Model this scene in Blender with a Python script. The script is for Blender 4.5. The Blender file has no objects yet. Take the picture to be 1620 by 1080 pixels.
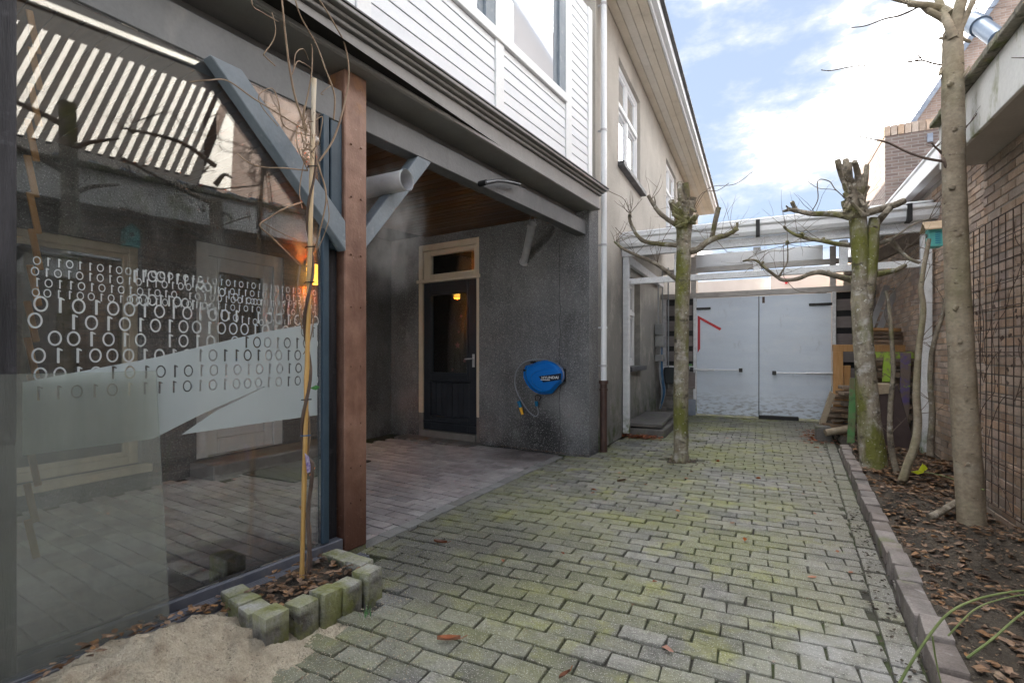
import bpy, bmesh, math, random
from mathutils import Vector, Matrix
random.seed(7)
R = random.Random(11)
rad = math.radians
S = bpy.context.scene
COL = S.collection

# ------------------------------------------------------------------ camera
HCAM, YAW = 1.15, math.atan(390/800.)
cam = bpy.data.objects.new('camera', bpy.data.cameras.new('camera')); COL.objects.link(cam)
cam.location = (0, 0, HCAM); cam.rotation_euler = (rad(90), 0, YAW)
cam.data.sensor_width = 36; cam.data.lens = 800/1620*36; cam.data.shift_y = 20/1620
cam.data.clip_start = 0.05; cam.data.clip_end = 500
S.camera = cam
# ------------------------------------------------------------------ sky, sun, exposure
SUN_DIR = Vector((-0.93, 0.06, 0.40)).normalized()          # towards the sun: behind the house on the left
SUN_EL = math.asin(SUN_DIR.z)
SUN_ROT = math.atan2(SUN_DIR.x, SUN_DIR.y)
W = bpy.data.worlds.new('World'); S.world = W; W.use_nodes = True
nt = W.node_tree; nt.nodes.clear()
def wn(t): return nt.nodes.new(t)
out = wn('ShaderNodeOutputWorld'); bg = wn('ShaderNodeBackground'); sky = wn('ShaderNodeTexSky')
sky.sky_type = 'NISHITA'; sky.sun_disc = False; sky.sun_elevation = SUN_EL; sky.sun_rotation = SUN_ROT
sky.air_density = 1.0; sky.dust_density = 1.0; sky.ozone_density = 1.0
geo = wn('ShaderNodeTexCoord'); mp = wn('ShaderNodeMapping')
mp.inputs['Scale'].default_value = (1.0, 1.0, 2.2); mp.inputs['Location'].default_value = (0.59, 2.71, 5.43)
n1 = wn('ShaderNodeTexNoise'); n1.inputs['Scale'].default_value = 2.6; n1.inputs['Detail'].default_value = 8; n1.inputs['Roughness'].default_value = 0.6
cr = wn('ShaderNodeValToRGB'); cr.color_ramp.elements[0].position = 0.45; cr.color_ramp.elements[1].position = 0.60; cr.color_ramp.interpolation = 'EASE'
cc = wn('ShaderNodeMix'); cc.data_type = 'RGBA'; cc.inputs[6].default_value = (2.3, 2.35, 2.45, 1); cc.inputs[7].default_value = (62.0, 61.0, 59.0, 1)
mix = wn('ShaderNodeMix'); mix.data_type = 'RGBA'
pale = wn('ShaderNodeMix'); pale.data_type = 'RGBA'; pale.inputs[0].default_value = 0.88; pale.inputs[7].default_value = (1.12, 1.36, 1.8, 1)
L = nt.links.new
L(geo.outputs['Generated'], mp.inputs['Vector']); L(mp.outputs[0], n1.inputs['Vector'])
L(n1.outputs['Fac'], cr.inputs['Fac']); L(cr.outputs['Color'], mix.inputs[0])
core = wn('ShaderNodeMapRange'); core.interpolation_type = 'SMOOTHSTEP'; core.inputs['From Min'].default_value = 0.52; core.inputs['From Max'].default_value = 0.72
L(n1.outputs['Fac'], core.inputs[0]); L(core.outputs[0], cc.inputs[0]); L(sky.outputs[0], pale.inputs[6]); L(pale.outputs[2], mix.inputs[6]); L(cc.outputs[2], mix.inputs[7])
L(mix.outputs[2], bg.inputs['Color']); bg.inputs['Strength'].default_value = 0.06
L(bg.outputs[0], out.inputs['Surface'])
sd = bpy.data.lights.new('sun', 'SUN'); sd.energy = 2.0; sd.angle = rad(0.5); sd.color = (1, 0.9, 0.76)
so = bpy.data.objects.new('sun', sd); COL.objects.link(so)
so.rotation_euler = SUN_DIR.to_track_quat('Z', 'Y').to_euler(); so.location = SUN_DIR*60
S.view_settings.view_transform = 'Standard'; S.view_settings.look = 'None'
S.view_settings.gamma = 1; S.view_settings.use_curve_mapping = False
S.view_settings.exposure = 3.12
S.render.engine = 'CYCLES'
S.cycles.max_bounces = 10; S.cycles.transparent_max_bounces = 16; S.cycles.volume_bounces = 1

# ------------------------------------------------------------------ pixel -> point on a real plane of the place
CV = Vector((-math.sin(YAW), math.cos(YAW), 0)); RV = Vector((math.cos(YAW), math.sin(YAW), 0))
def ray(px, py): return CV + RV*((px-810)/800) + Vector((0, 0, (560-py)/800))
def onY(px, py, Y): v = ray(px, py); t = Y/v.y; return Vector((v.x*t, Y, HCAM+v.z*t))
def onX(px, py, X): v = ray(px, py); t = X/v.x; return Vector((X, v.y*t, HCAM+v.z*t))
def onZ(px, py, z=0): v = ray(px, py); t = (z-HCAM)/v.z; return Vector((v.x*t, v.y*t, z))
def atD(px, py, d): return Vector((0, 0, HCAM)) + ray(px, py)*d
def view(p):
    d = p[0]*CV.x + p[1]*CV.y; s = p[0]*RV.x + p[1]*RV.y
    if d < 0.05: return None
    return 810+800*s/d, 560-800*(p[2]-HCAM)/d, d
def rank(p):                                       # pieces in the frame first, nearest first
    v = view(p)
    if v is None: return 1e6 + Vector(p).length
    x, y, d = v
    return d + (0 if (-60 < x < 1680 and -60 < y < 1140) else 1000)

class Frame:
    def __init__(s, o, d, n): s.o = Vector(o); s.d = Vector(d).normalized(); s.n = Vector(n).normalized()
    def P(s, u, n, z): q = s.o + s.d*u + s.n*n; return Vector((q.x, q.y, s.o.z+z))
    def px(s, x, y, off=0):                        # pixel -> (u, z) on the plane n = off
        v = ray(x, y); o = s.o + s.n*off
        t = o.dot(s.n)/v.dot(s.n); q = Vector((v.x*t, v.y*t, 0)); return (q-o).dot(s.d), HCAM+v.z*t
A7 = rad(7.0)
WORLD = Frame((0, 0, 0), (1, 0, 0), (0, 1, 0))
BAY = Frame((-2.08, 2.31, 0), (math.sin(A7), math.cos(A7), 0), (math.cos(A7), -math.sin(A7), 0))       # u along the bay front
FAC = Frame((-1.71, 0, 0), (0, 1, 0), (1, 0, 0))                                                       # house front, u = Y
_rd = Vector((-3.13, 0.406, 0)).normalized()
REEL = Frame((-1.71, 5.484, 0), _rd, (-_rd.y, _rd.x, 0))                                               # wall with door and hose reel
if REEL.n.y > 0: REEL.n = -REEL.n
PORCH = Frame((-4.84, 0, 0), (0, 1, 0), (1, 0, 0))                                                     # back wall of the porch
GATE = Frame((0, 10.1, 0), (1, 0, 0), (0, -1, 0))
NEAR = Frame((1.47, 0, 0), (0, 1, 0), (-1, 0, 0))
FARW = Frame((1.75, 0, 0), (0, 1, 0), (-1, 0, 0))

# ------------------------------------------------------------------ mesh builder
class MB:
    def __init__(s): s.v = []; s.f = []
    def add(s, vs, fs):
        b = len(s.v); s.v += [tuple(v) for v in vs]; s.f += [tuple(b+i for i in f) for f in fs]
    def hexa(s, c): s.add(c, [(0, 3, 2, 1), (4, 5, 6, 7), (0, 1, 5, 4), (1, 2, 6, 5), (2, 3, 7, 6), (3, 0, 4, 7)]); return s
    def fb(s, F, u0, u1, n0, n1, z0, z1):
        s.hexa([F.P(u0, n0, z0), F.P(u1, n0, z0), F.P(u1, n1, z0), F.P(u0, n1, z0),
                F.P(u0, n0, z1), F.P(u1, n0, z1), F.P(u1, n1, z1), F.P(u0, n1, z1)]); return s
    def box(s, x0, x1, y0, y1, z0, z1): return s.fb(WORLD, x0, x1, y0, y1, z0, z1)
    def beam(s, a, b, w, h, up=(0, 0, 1), w2=None, h2=None):
        a = Vector(a); b = Vector(b); d = (b-a).normalized(); r = d.cross(Vector(up))
        if r.length < 1e-3: r = d.cross(Vector((1, 0, 0)))
        r.normalize(); t = r.cross(d); w2 = w2 or w; h2 = h2 or h
        c = [a-r*w/2-t*h/2, a+r*w/2-t*h/2, a+r*w/2+t*h/2, a-r*w/2+t*h/2, b-r*w2/2-t*h2/2, b+r*w2/2-t*h2/2, b+r*w2/2+t*h2/2, b-r*w2/2+t*h2/2]
        s.hexa(c); return s
    def tube(s, pts, rr, n=7, cap=True, wob=0):
        pts = [Vector(p) for p in pts]; k = len(pts)
        if not isinstance(rr, (list, tuple)): rr = [rr]*k
        b = len(s.v); ref = None
        for i, p in enumerate(pts):
            d = (pts[min(i+1, k-1)]-pts[max(i-1, 0)]).normalized()
            if ref is None: ref = d.orthogonal().normalized()
            x = (ref - d*ref.dot(d)).normalized(); y = d.cross(x); ref = x
            for j in range(n):
                a = 2*math.pi*j/n; r = rr[i]*(1+(R.uniform(-wob, wob) if wob else 0))
                s.v.append(tuple(p + x*math.cos(a)*r + y*math.sin(a)*r))
        for i in range(k-1):
            for j in range(n):
                s.f.append((b+i*n+j, b+i*n+(j+1) % n, b+(i+1)*n+(j+1) % n, b+(i+1)*n+j))
        if cap:
            s.f.append(tuple(b+j for j in range(n))[::-1]); s.f.append(tuple(b+(k-1)*n+j for j in range(n)))
        return s
    def prism(s, F, poly, n0, n1, inset=0):         # poly of (u,z), extruded along n; far cap may be inset
        k = len(poly); cu = sum(p[0] for p in poly)/k; cz = sum(p[1] for p in poly)/k
        q = [(cu+(u-cu)*(1-inset), cz+(z-cz)*(1-inset)) for u, z in poly]
        vs = [F.P(u, n0, z) for u, z in poly] + [F.P(u, n1, z) for u, z in q]
        s.add(vs, [tuple(range(k)), tuple(range(2*k-1, k-1, -1))] + [(i, i+k, (i+1) % k + k, (i+1) % k) for i in range(k)]); return s
    def holes(s, F, u0, u1, z0, z1, n0, n1, hs):    # a wall slab with rectangular openings
        us = sorted({u0, u1, *[h[0] for h in hs], *[h[1] for h in hs]}); zs = sorted({z0, z1, *[h[2] for h in hs], *[h[3] for h in hs]})
        for i in range(len(us)-1):
            run = None
            for j in range(len(zs)-1):
                cu = (us[i]+us[i+1])/2; cz = (zs[j]+zs[j+1])/2
                o = any(h[0] < cu < h[1] and h[2] < cz < h[3] for h in hs)
                if not o: run = (run[0], zs[j+1]) if run else (zs[j], zs[j+1])
                if (o or j == len(zs)-2) and run: s.fb(F, us[i], us[i+1], n0, n1, *run); run = None
        return s
    def mesh(s, name, m, bevel=0, smooth=False, seg=1):
        me = bpy.data.meshes.new(name); me.from_pydata(s.v, [], s.f)
        bm = bmesh.new(); bm.from_mesh(me); bmesh.ops.recalc_face_normals(bm, faces=bm.faces)
        if bevel:
            es = [e for e in bm.edges if len(e.link_faces) == 2 and e.calc_face_angle(0) > 0.6]
            bmesh.ops.bevel(bm, geom=es, offset=bevel, segments=seg, affect='EDGES', profile=0.6, clamp_overlap=True)
        if smooth:
            for f in bm.faces: f.smooth = True
        bm.to_mesh(me); bm.free()
        if m: me.materials.append(m)
        if smooth:
            try: me.set_sharp_from_angle(angle=rad(50))
            except Exception: pass
        return me
    def build(s, name, m, parent=None, bevel=0, smooth=False, label=None, kind=None, seg=1):
        o = bpy.data.objects.new(name, s.mesh(name, m, bevel, smooth, seg)); COL.objects.link(o)
        if parent is not None:
            o.parent = parent
            if parent.type == 'EMPTY': o.location = -parent.location
        if label: o['label'] = label
        if kind: o['kind'] = kind
        return o
def T(name, label, cat, loc, group=None):
    o = bpy.data.objects.new(name, None); COL.objects.link(o); o.location = loc; o.empty_display_size = 0.1
    o['label'] = label; o['category'] = cat
    if group: o['group'] = group
    return o
def tag(o, label, cat, group=None):
    o['label'] = label; o['category'] = cat
    if group: o['group'] = group
    return o
def inst(name, me, parent, loc, rot=(0, 0, 0), scale=(1, 1, 1), label=None):
    o = bpy.data.objects.new(name, me); COL.objects.link(o); o.parent = parent
    off = parent.location if parent.type == 'EMPTY' else Vector((0, 0, 0))
    o.location = Vector(loc)-off; o.rotation_euler = rot; o.scale = scale
    if label: o['label'] = label
    return o

# ------------------------------------------------------------------ materials
def M(name, c1, c2, scale=6, rough=0.8, bump=0.2, fine=120, vec=(1, 1, 1), rand=0.0, spk=None, layers=(), metal=0, det=5, spec=0.4, bscale=None, bdist=0.01):
    """two tones mixed by noise in world space + grain + per-piece value shift + speckle + coloured dirt layers (colour, scale, lo, hi[, (z0,z1)|('y',..)])"""
    m = bpy.data.materials.new(name); m.use_nodes = True; t = m.node_tree; n = t.nodes; l = t.links.new
    b = n['Principled BSDF']; b.inputs['Roughness'].default_value = rough; b.inputs['Metallic'].default_value = metal
    b.inputs['Specular IOR Level'].default_value = spec
    g = n.new('ShaderNodeNewGeometry'); mp = n.new('ShaderNodeMapping'); mp.inputs['Scale'].default_value = vec
    l(g.outputs['Position'], mp.inputs['Vector'])
    def noise(sc, d=4, src=None, ro=0.55):
        x = n.new('ShaderNodeTexNoise'); x.inputs['Scale'].default_value = sc; x.inputs['Detail'].default_value = d; x.inputs['Roughness'].default_value = ro
        l(src or mp.outputs[0], x.inputs['Vector']); return x.outputs['Fac']
    def ramp(f, lo, hi):
        x = n.new('ShaderNodeMapRange'); x.inputs['From Min'].default_value = lo; x.inputs['From Max'].default_value = hi; l(f, x.inputs['Value']); return x.outputs[0]
    def mixc(f, a, c):
        x = n.new('ShaderNodeMix'); x.data_type = 'RGBA'
        for i, v in ((0, f), (6, a), (7, c)):
            if isinstance(v, tuple): x.inputs[i].default_value = (*v, 1)
            elif isinstance(v, float): x.inputs[i].default_value = v
            else: l(v, x.inputs[i])
        return x.outputs[2]
    def math_(op, a, c):
        x = n.new('ShaderNodeMath'); x.operation = op
        for i, v in enumerate((a, c)):
            if isinstance(v, (int, float)): x.inputs[i].default_value = v
            else: l(v, x.inputs[i])
        return x.outputs[0]
    col = mixc(ramp(noise(scale, det), 0.32, 0.68), c1, c2)
    fg = noise(fine, 3)
    if rand:
        oi = n.new('ShaderNodeObjectInfo'); s_ = math_('FRACT', math_('ADD', oi.outputs['Random'], math_('MULTIPLY', g.outputs['Random Per Island'], 7.31)), 0)
        hs = n.new('ShaderNodeHueSaturation'); l(col, hs.inputs['Color']); l(math_('MULTIPLY_ADD', s_, rand) if False else math_('ADD', math_('MULTIPLY', s_, 2*rand), 1-rand), hs.inputs['Value'])
        l(math_('ADD', math_('MULTIPLY', math_('FRACT', math_('MULTIPLY', s_, 13.7), 0), 0.5), 0.75), hs.inputs['Saturation'])
        col = hs.outputs[0]
    gr = n.new('ShaderNodeHueSaturation'); l(col, gr.inputs['Color']); gk = 0.22 if bump <= 0.3 else 0.9
    l(math_('ADD', math_('MULTIPLY', fg, gk), 1-gk/2), gr.inputs['Value']); col = gr.outputs[0]
    for ly in layers:
        c, sc, lo, hi = ly[:4]; src = g.outputs['Position']
        for ext in ly[4:]:
            if ext[0] == 'v': m2 = n.new('ShaderNodeMapping'); m2.inputs['Scale'].default_value = ext[1]; l(src, m2.inputs['Vector']); src = m2.outputs[0]
        f = ramp(noise(sc, 5, src, 0.62), lo, hi)
        for ext in ly[4:]:
            if ext[0] == 'z':
                sx = n.new('ShaderNodeSeparateXYZ'); l(g.outputs['Position'], sx.inputs[0]); f = math_('MULTIPLY', f, ramp(sx.outputs['Z'], ext[2], ext[1]))
            elif ext[0] == 'spot':                    # stain of its own shape: centre, radius
                vm = n.new('ShaderNodeVectorMath'); vm.operation = 'DISTANCE'; l(g.outputs['Position'], vm.inputs[0]); vm.inputs[1].default_value = ext[1]
                f = math_('MULTIPLY', f, ramp(vm.outputs['Value'], ext[2], ext[2]*0.35))
            elif ext[0] == 'x':
                sx = n.new('ShaderNodeSeparateXYZ'); l(g.outputs['Position'], sx.inputs[0]); f = math_('MULTIPLY', f, ramp(sx.outputs['X'], ext[1], ext[2]))
            elif ext[0] == 'amt': f = math_('MULTIPLY', f, ext[1])
        cl = n.new('ShaderNodeClamp'); l(f, cl.inputs[0]); col = mixc(cl.outputs[0], col, c)
    if spk:
        vo = n.new('ShaderNodeTexVoronoi'); vo.inputs['Scale'].default_value = spk[1]; l(g.outputs['Position'], vo.inputs['Vector'])
        f = math_('LESS_THAN', vo.outputs['Distance'], spk[2]); f = math_('MULTIPLY', f, math_('GREATER_THAN', noise(spk[1]*0.7, 1, g.outputs['Position']), 0.5))
        col = mixc(math_('MULTIPLY', f, 0.75), col, spk[0])
    l(col, b.inputs['Base Color'])
    if bump:
        bp = n.new('ShaderNodeBump'); bp.inputs['Strength'].default_value = bump; bp.inputs['Distance'].default_value = bdist
        l(noise(bscale or fine*0.6, 4), bp.inputs['Height']); l(bp.outputs[0], b.inputs['Normal'])
    return m
def glow(name, c, e):
    m = bpy.data.materials.new(name); m.use_nodes = True; b = m.node_tree.nodes['Principled BSDF']
    b.inputs['Base Color'].default_value = (*c, 1); b.inputs['Emission Color'].default_value = (*c, 1); b.inputs['Emission Strength'].default_value = e; return m
def glass(name, tint=(0.9, 0.93, 0.93), refl=2.2, dirt=0.05, dcol=(0.35, 0.37, 0.36), dscale=3, streak=(1, 1, 0.25), solid=None, dlo=0.35, dhi=0.8, floor_=0.0):
    m = bpy.data.materials.new(name); m.use_nodes = True; t = m.node_tree; n = t.nodes; l = t.links.new
    for x in list(n): n.remove(x)
    o = n.new('ShaderNodeOutputMaterial'); tr = n.new('ShaderNodeBsdfTransparent'); gl = n.new('ShaderNodeBsdfGlossy'); gl.inputs['Roughness'].default_value = 0.0
    tr.inputs[0].default_value = (*tint, 1); gl.inputs[0].default_value = (0.95, 0.97, 1, 1)
    df = n.new('ShaderNodeBsdfDiffuse'); df.inputs[0].default_value = (*dcol, 1)
    fr = n.new('ShaderNodeFresnel'); fr.inputs[0].default_value = 1.5
    mu = n.new('ShaderNodeMath'); mu.operation = 'MULTIPLY'; mu.use_clamp = True; mu.inputs[1].default_value = refl; l(fr.outputs[0], mu.inputs[0])
    g = n.new('ShaderNodeNewGeometry'); mp = n.new('ShaderNodeMapping'); mp.inputs['Scale'].default_value = streak; l(g.outputs['Position'], mp.inputs[0])
    no = n.new('ShaderNodeTexNoise'); no.inputs['Scale'].default_value = dscale; no.inputs['Detail'].default_value = 8; no.inputs['Roughness'].default_value = 0.65; l(mp.outputs[0], no.inputs['Vector'])
    r = n.new('ShaderNodeMapRange'); r.inputs['From Min'].default_value = dlo; r.inputs['From Max'].default_value = dhi; r.inputs['To Min'].default_value = floor_; r.inputs['To Max'].default_value = dirt; l(no.outputs['Fac'], r.inputs[0])
    m0 = n.new('ShaderNodeMixShader'); m1 = n.new('ShaderNodeMixShader'); base = tr.outputs[0]
    if solid:
        d2 = n.new('ShaderNodeBsdfDiffuse'); d2.inputs[0].default_value = (*solid, 1); base = d2.outputs[0]
    l(r.outputs[0], m0.inputs[0]); l(base, m0.inputs[1]); l(df.outputs[0], m0.inputs[2])
    l(mu.outputs[0], m1.inputs[0]); l(m0.outputs[0], m1.inputs[1]); l(gl.outputs[0], m1.inputs[2]); l(m1.outputs[0], o.inputs[0]); return m
def film(name, c, op):                                # frosted or printed film on the glass
    m = bpy.data.materials.new(name); m.use_nodes = True; t = m.node_tree; n = t.nodes; l = t.links.new
    for x in list(n): n.remove(x)
    o = n.new('ShaderNodeOutputMaterial'); tr = n.new('ShaderNodeBsdfTransparent'); df = n.new('ShaderNodeBsdfDiffuse'); tl = n.new('ShaderNodeBsdfTranslucent')
    df.inputs[0].default_value = (*c, 1); tl.inputs[0].default_value = (*c, 1); m0 = n.new('ShaderNodeMixShader'); m0.inputs[0].default_value = 0.25
    m1 = n.new('ShaderNodeMixShader'); m1.inputs[0].default_value = op
    l(df.outputs[0], m0.inputs[1]); l(tl.outputs[0], m0.inputs[2]); l(tr.outputs[0], m1.inputs[1]); l(m0.outputs[0], m1.inputs[2]); l(m1.outputs[0], o.inputs[0]); return m

MOSS = (0.13, 0.15, 0.035); MOSS2 = (0.075, 0.09, 0.03)
m_paver = M('concrete_paver', (0.125, 0.122, 0.108), (0.225, 0.222, 0.20), 9, 0.88, 0.8, 120, rand=0.30, spk=((0.62, 0.6, 0.55), 170, 0.26), bdist=0.008,
            layers=[((0.195, 0.205, 0.075), 1.1, 0.40, 0.60, ('amt', 0.66)), ((0.28, 0.29, 0.07), 3.2, 0.54, 0.70, ('amt', 0.6)), ((0.30, 0.30, 0.285), 0.9, 0.52, 0.7, ('amt', 0.5)), ((0.06, 0.058, 0.05), 1.7, 0.56, 0.75, ('amt', 0.6)),
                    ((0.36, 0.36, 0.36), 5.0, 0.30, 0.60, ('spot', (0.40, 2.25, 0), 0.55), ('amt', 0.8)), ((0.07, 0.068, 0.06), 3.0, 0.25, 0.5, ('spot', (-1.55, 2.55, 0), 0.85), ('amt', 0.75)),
                    ((0.165, 0.153, 0.14), 2.2, 0.2, 0.6, ('x', 0.0, 0.55), ('amt', 0.7)), ((0.05, 0.045, 0.036), 9, 0.56, 0.70, ('amt', 0.5)), ((0.045, 0.04, 0.03), 26, 0.60, 0.70, ('amt', 0.55))])
m_porchpaver = M('porch_brick_paver', (0.31, 0.285, 0.28), (0.42, 0.39, 0.385), 8, 0.75, 0.35, 140, rand=0.2, spk=((0.5, 0.48, 0.46), 170, 0.2), bdist=0.005,
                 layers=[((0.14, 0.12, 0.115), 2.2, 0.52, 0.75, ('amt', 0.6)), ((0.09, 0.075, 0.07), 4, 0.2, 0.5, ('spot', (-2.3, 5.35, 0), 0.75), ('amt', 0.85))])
m_joint = M('joint_sand', (0.03, 0.027, 0.021), (0.06, 0.055, 0.045), 5, 0.95, 0.5, 90, layers=[((0.04, 0.055, 0.015), 2.2, 0.45, 0.62)])
m_kerb = M('kerb_brick', (0.15, 0.128, 0.118), (0.235, 0.205, 0.19), 9, 0.85, 0.6, 130, rand=0.25, layers=[((0.13, 0.14, 0.06), 4, 0.58, 0.75), ((0.09, 0.075, 0.065), 7, 0.55, 0.7, ('amt', 0.7)), ((0.36, 0.35, 0.34), 11, 0.62, 0.8)], bdist=0.006)
m_soil = M('soil', (0.03, 0.024, 0.018), (0.075, 0.06, 0.045), 9, 0.95, 0.9, 60, bdist=0.02, spk=((0.16, 0.13, 0.1), 90, 0.18))
m_sand = M('sand', (0.36, 0.305, 0.225), (0.50, 0.435, 0.335), 18, 0.95, 1.0, 160, bdist=0.014, spk=((0.1, 0.08, 0.05), 110, 0.16), layers=[((0.22, 0.17, 0.12), 9, 0.54, 0.72), ((0.09, 0.07, 0.05), 45, 0.62, 0.70, ('amt', 0.8))])
m_leaf = M('dead_leaf', (0.10, 0.055, 0.03), (0.26, 0.16, 0.095), 34, 0.8, 0.2, 90, rand=0.6, layers=[((0.36, 0.26, 0.18), 9, 0.58, 0.68, ('amt', 0.7)), ((0.05, 0.03, 0.022), 13, 0.52, 0.62, ('amt', 0.8))])
m_leafred = M('dead_leaf_red', (0.2, 0.06, 0.03), (0.3, 0.13, 0.07), 20, 0.7, 0.2, 90, rand=0.4)
m_stucco = M('grey_stucco', (0.155, 0.158, 0.165), (0.205, 0.207, 0.213), 2.2, 0.95, 1.0, 80, bdist=0.014, bscale=70, spk=((0.5, 0.5, 0.5), 85, 0.30),
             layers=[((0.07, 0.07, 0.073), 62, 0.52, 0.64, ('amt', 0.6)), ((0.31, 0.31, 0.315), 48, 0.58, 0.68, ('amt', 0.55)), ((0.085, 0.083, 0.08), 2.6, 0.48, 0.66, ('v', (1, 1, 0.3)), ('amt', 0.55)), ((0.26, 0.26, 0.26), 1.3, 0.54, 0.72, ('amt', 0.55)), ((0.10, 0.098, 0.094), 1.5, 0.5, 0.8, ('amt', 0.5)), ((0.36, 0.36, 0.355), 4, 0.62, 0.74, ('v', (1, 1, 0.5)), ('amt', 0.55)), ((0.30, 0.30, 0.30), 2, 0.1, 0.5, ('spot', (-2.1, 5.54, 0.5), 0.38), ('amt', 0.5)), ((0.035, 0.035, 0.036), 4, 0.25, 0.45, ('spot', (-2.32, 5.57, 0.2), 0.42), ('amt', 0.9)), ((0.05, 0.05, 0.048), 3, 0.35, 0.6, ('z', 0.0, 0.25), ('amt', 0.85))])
m_beige = M('beige_stucco', (0.42, 0.39, 0.345), (0.52, 0.485, 0.435), 1.2, 0.95, 0.8, 140, bdist=0.01, spk=((0.58, 0.55, 0.5), 140, 0.22),
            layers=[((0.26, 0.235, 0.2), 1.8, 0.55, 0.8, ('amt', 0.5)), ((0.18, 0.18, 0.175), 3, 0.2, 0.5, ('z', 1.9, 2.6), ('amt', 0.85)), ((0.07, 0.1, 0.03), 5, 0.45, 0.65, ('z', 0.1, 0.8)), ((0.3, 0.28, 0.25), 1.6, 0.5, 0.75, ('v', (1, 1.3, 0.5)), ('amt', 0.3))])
m_white = M('white_paint', (0.72, 0.735, 0.75), (0.78, 0.785, 0.79), 3, 0.45, 0.05, 60, layers=[((0.6, 0.6, 0.58), 4, 0.58, 0.85, ('amt', 0.35))])
m_clap = M('white_clapboard', (0.70, 0.72, 0.755), (0.75, 0.765, 0.79), 2, 0.5, 0.05, 50, vec=(1, 1, 6), rand=0.03, layers=[((0.6, 0.6, 0.58), 3, 0.6, 0.9, ('amt', 0.3))])
m_cream = M('cream_paint', (0.50, 0.43, 0.33), (0.58, 0.51, 0.40), 4, 0.5, 0.1, 60, layers=[((0.3, 0.26, 0.2), 7, 0.6, 0.85, ('amt', 0.5))])
m_oldwhite = M('weathered_white_paint', (0.66, 0.67, 0.69), (0.78, 0.79, 0.81), 6, 0.7, 0.35, 70, vec=(1, 1, 3), layers=[((0.36, 0.34, 0.31), 9, 0.60, 0.75, ('amt', 0.6)), ((0.12, 0.16, 0.04), 8, 0.4, 0.6, ('z', 0.08, 0.45)), ((0.55, 0.48, 0.42), 2.5, 0.6, 0.85, ('amt', 0.45))])
m_gate = M('gate_paint', (0.62, 0.69, 0.79), (0.68, 0.745, 0.83), 1.2, 0.55, 0.06, 60, vec=(1, 1, 5), layers=[((0.56, 0.60, 0.67), 2, 0.50, 0.78, ('v', (0.8, 1, 1.6)), ('amt', 0.5)), ((0.8, 0.82, 0.85), 2.5, 0.56, 0.75, ('v', (1, 1, 2)), ('amt', 0.35)), ((0.2, 0.2, 0.2), 9, 0.48, 0.62, ('z', 0.08, 0.5), ('v', (1, 1, 3)), ('amt', 0.75)), ((0.40, 0.43, 0.47), 8, 0.62, 0.74, ('v', (1, 1, 0.4)), ('amt', 0.4))])
m_cornice = M('dark_grey_paint', (0.25, 0.243, 0.24), (0.32, 0.31, 0.305), 2.5, 0.55, 0.15, 60, layers=[((0.4, 0.385, 0.36), 6, 0.56, 0.8, ('amt', 0.45)), ((0.16, 0.155, 0.15), 3, 0.58, 0.8, ('amt', 0.5))])
m_lead = M('lead_flashing', (0.05, 0.05, 0.055), (0.12, 0.12, 0.125), 3, 0.55, 0.2, 40, layers=[((0.25, 0.25, 0.25), 8, 0.6, 0.8)])
m_beam = M('grey_beam_paint', (0.125, 0.13, 0.137), (0.17, 0.173, 0.18), 3, 0.5, 0.2, 60, layers=[((0.33, 0.32, 0.30), 5, 0.56, 0.8, ('v', (1, 1, 0.4)), ('amt', 0.5)), ((0.09, 0.09, 0.092), 4, 0.58, 0.75, ('v', (1, 1, 0.3)), ('amt', 0.5))])
m_brace = M('blue_grey_paint', (0.17, 0.205, 0.24), (0.23, 0.265, 0.30), 5, 0.55, 0.25, 70, layers=[((0.36, 0.38, 0.39), 14, 0.58, 0.72, ('amt', 0.5)), ((0.1, 0.11, 0.12), 6, 0.6, 0.8, ('amt', 0.5))])
m_blue = M('blue_post_paint', (0.035, 0.062, 0.09), (0.05, 0.083, 0.115), 5, 0.45, 0.1, 60)
m_rust = M('rust_brown_steel', (0.20, 0.10, 0.065), (0.32, 0.18, 0.13), 9, 0.5, 0.25, 110, spec=0.5, layers=[((0.42, 0.19, 0.06), 7, 0.50, 0.70, ('z', 2.78, 2.35)), ((0.12, 0.05, 0.032), 3.2, 0.48, 0.66, ('v', (1, 1, 0.5)), ('amt', 0.75)), ((0.36, 0.21, 0.155), 5, 0.54, 0.72, ('v', (2, 2, .6)), ('amt', 0.6)), ((0.08, 0.03, 0.018), 3, 0.2, 0.5, ('z', 0.2, 0.8), ('amt', 0.8)), ((0.5, 0.38, 0.32), 40, 0.66, 0.72, ('amt', 0.5))])
m_black = M('black_stained_wood', (0.012, 0.012, 0.015), (0.045, 0.042, 0.05), 5, 0.6, 0.6, 70, vec=(6, 6, 0.5), bdist=0.01, layers=[((0.11, 0.1, 0.12), 12, 0.58, 0.72, ('amt', 0.5))])
m_ceil = M('varnished_ceiling_wood', (0.085, 0.038, 0.016), (0.15, 0.07, 0.03), 3, 0.32, 0.1, 40, vec=(1, 8, 8), rand=0.2)
m_dkdoor = M('dark_navy_door_paint', (0.016, 0.02, 0.027), (0.024, 0.028, 0.036), 4, 0.4, 0.1, 60)
m_dark = M('dark_interior', (0.012, 0.011, 0.01), (0.02, 0.018, 0.016), 3, 0.9, 0)
m_zinc = M('zinc', (0.45, 0.45, 0.47), (0.56, 0.56, 0.58), 8, 0.45, 0.1, 40, metal=0.1, layers=[((0.55, 0.5, 0.46), 9, 0.55, 0.75, ('amt', 0.5))])
m_alu = M('aluminium', (0.5, 0.51, 0.53), (0.6, 0.61, 0.63), 8, 0.4, 0.05, 40, metal=0.7)
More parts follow.
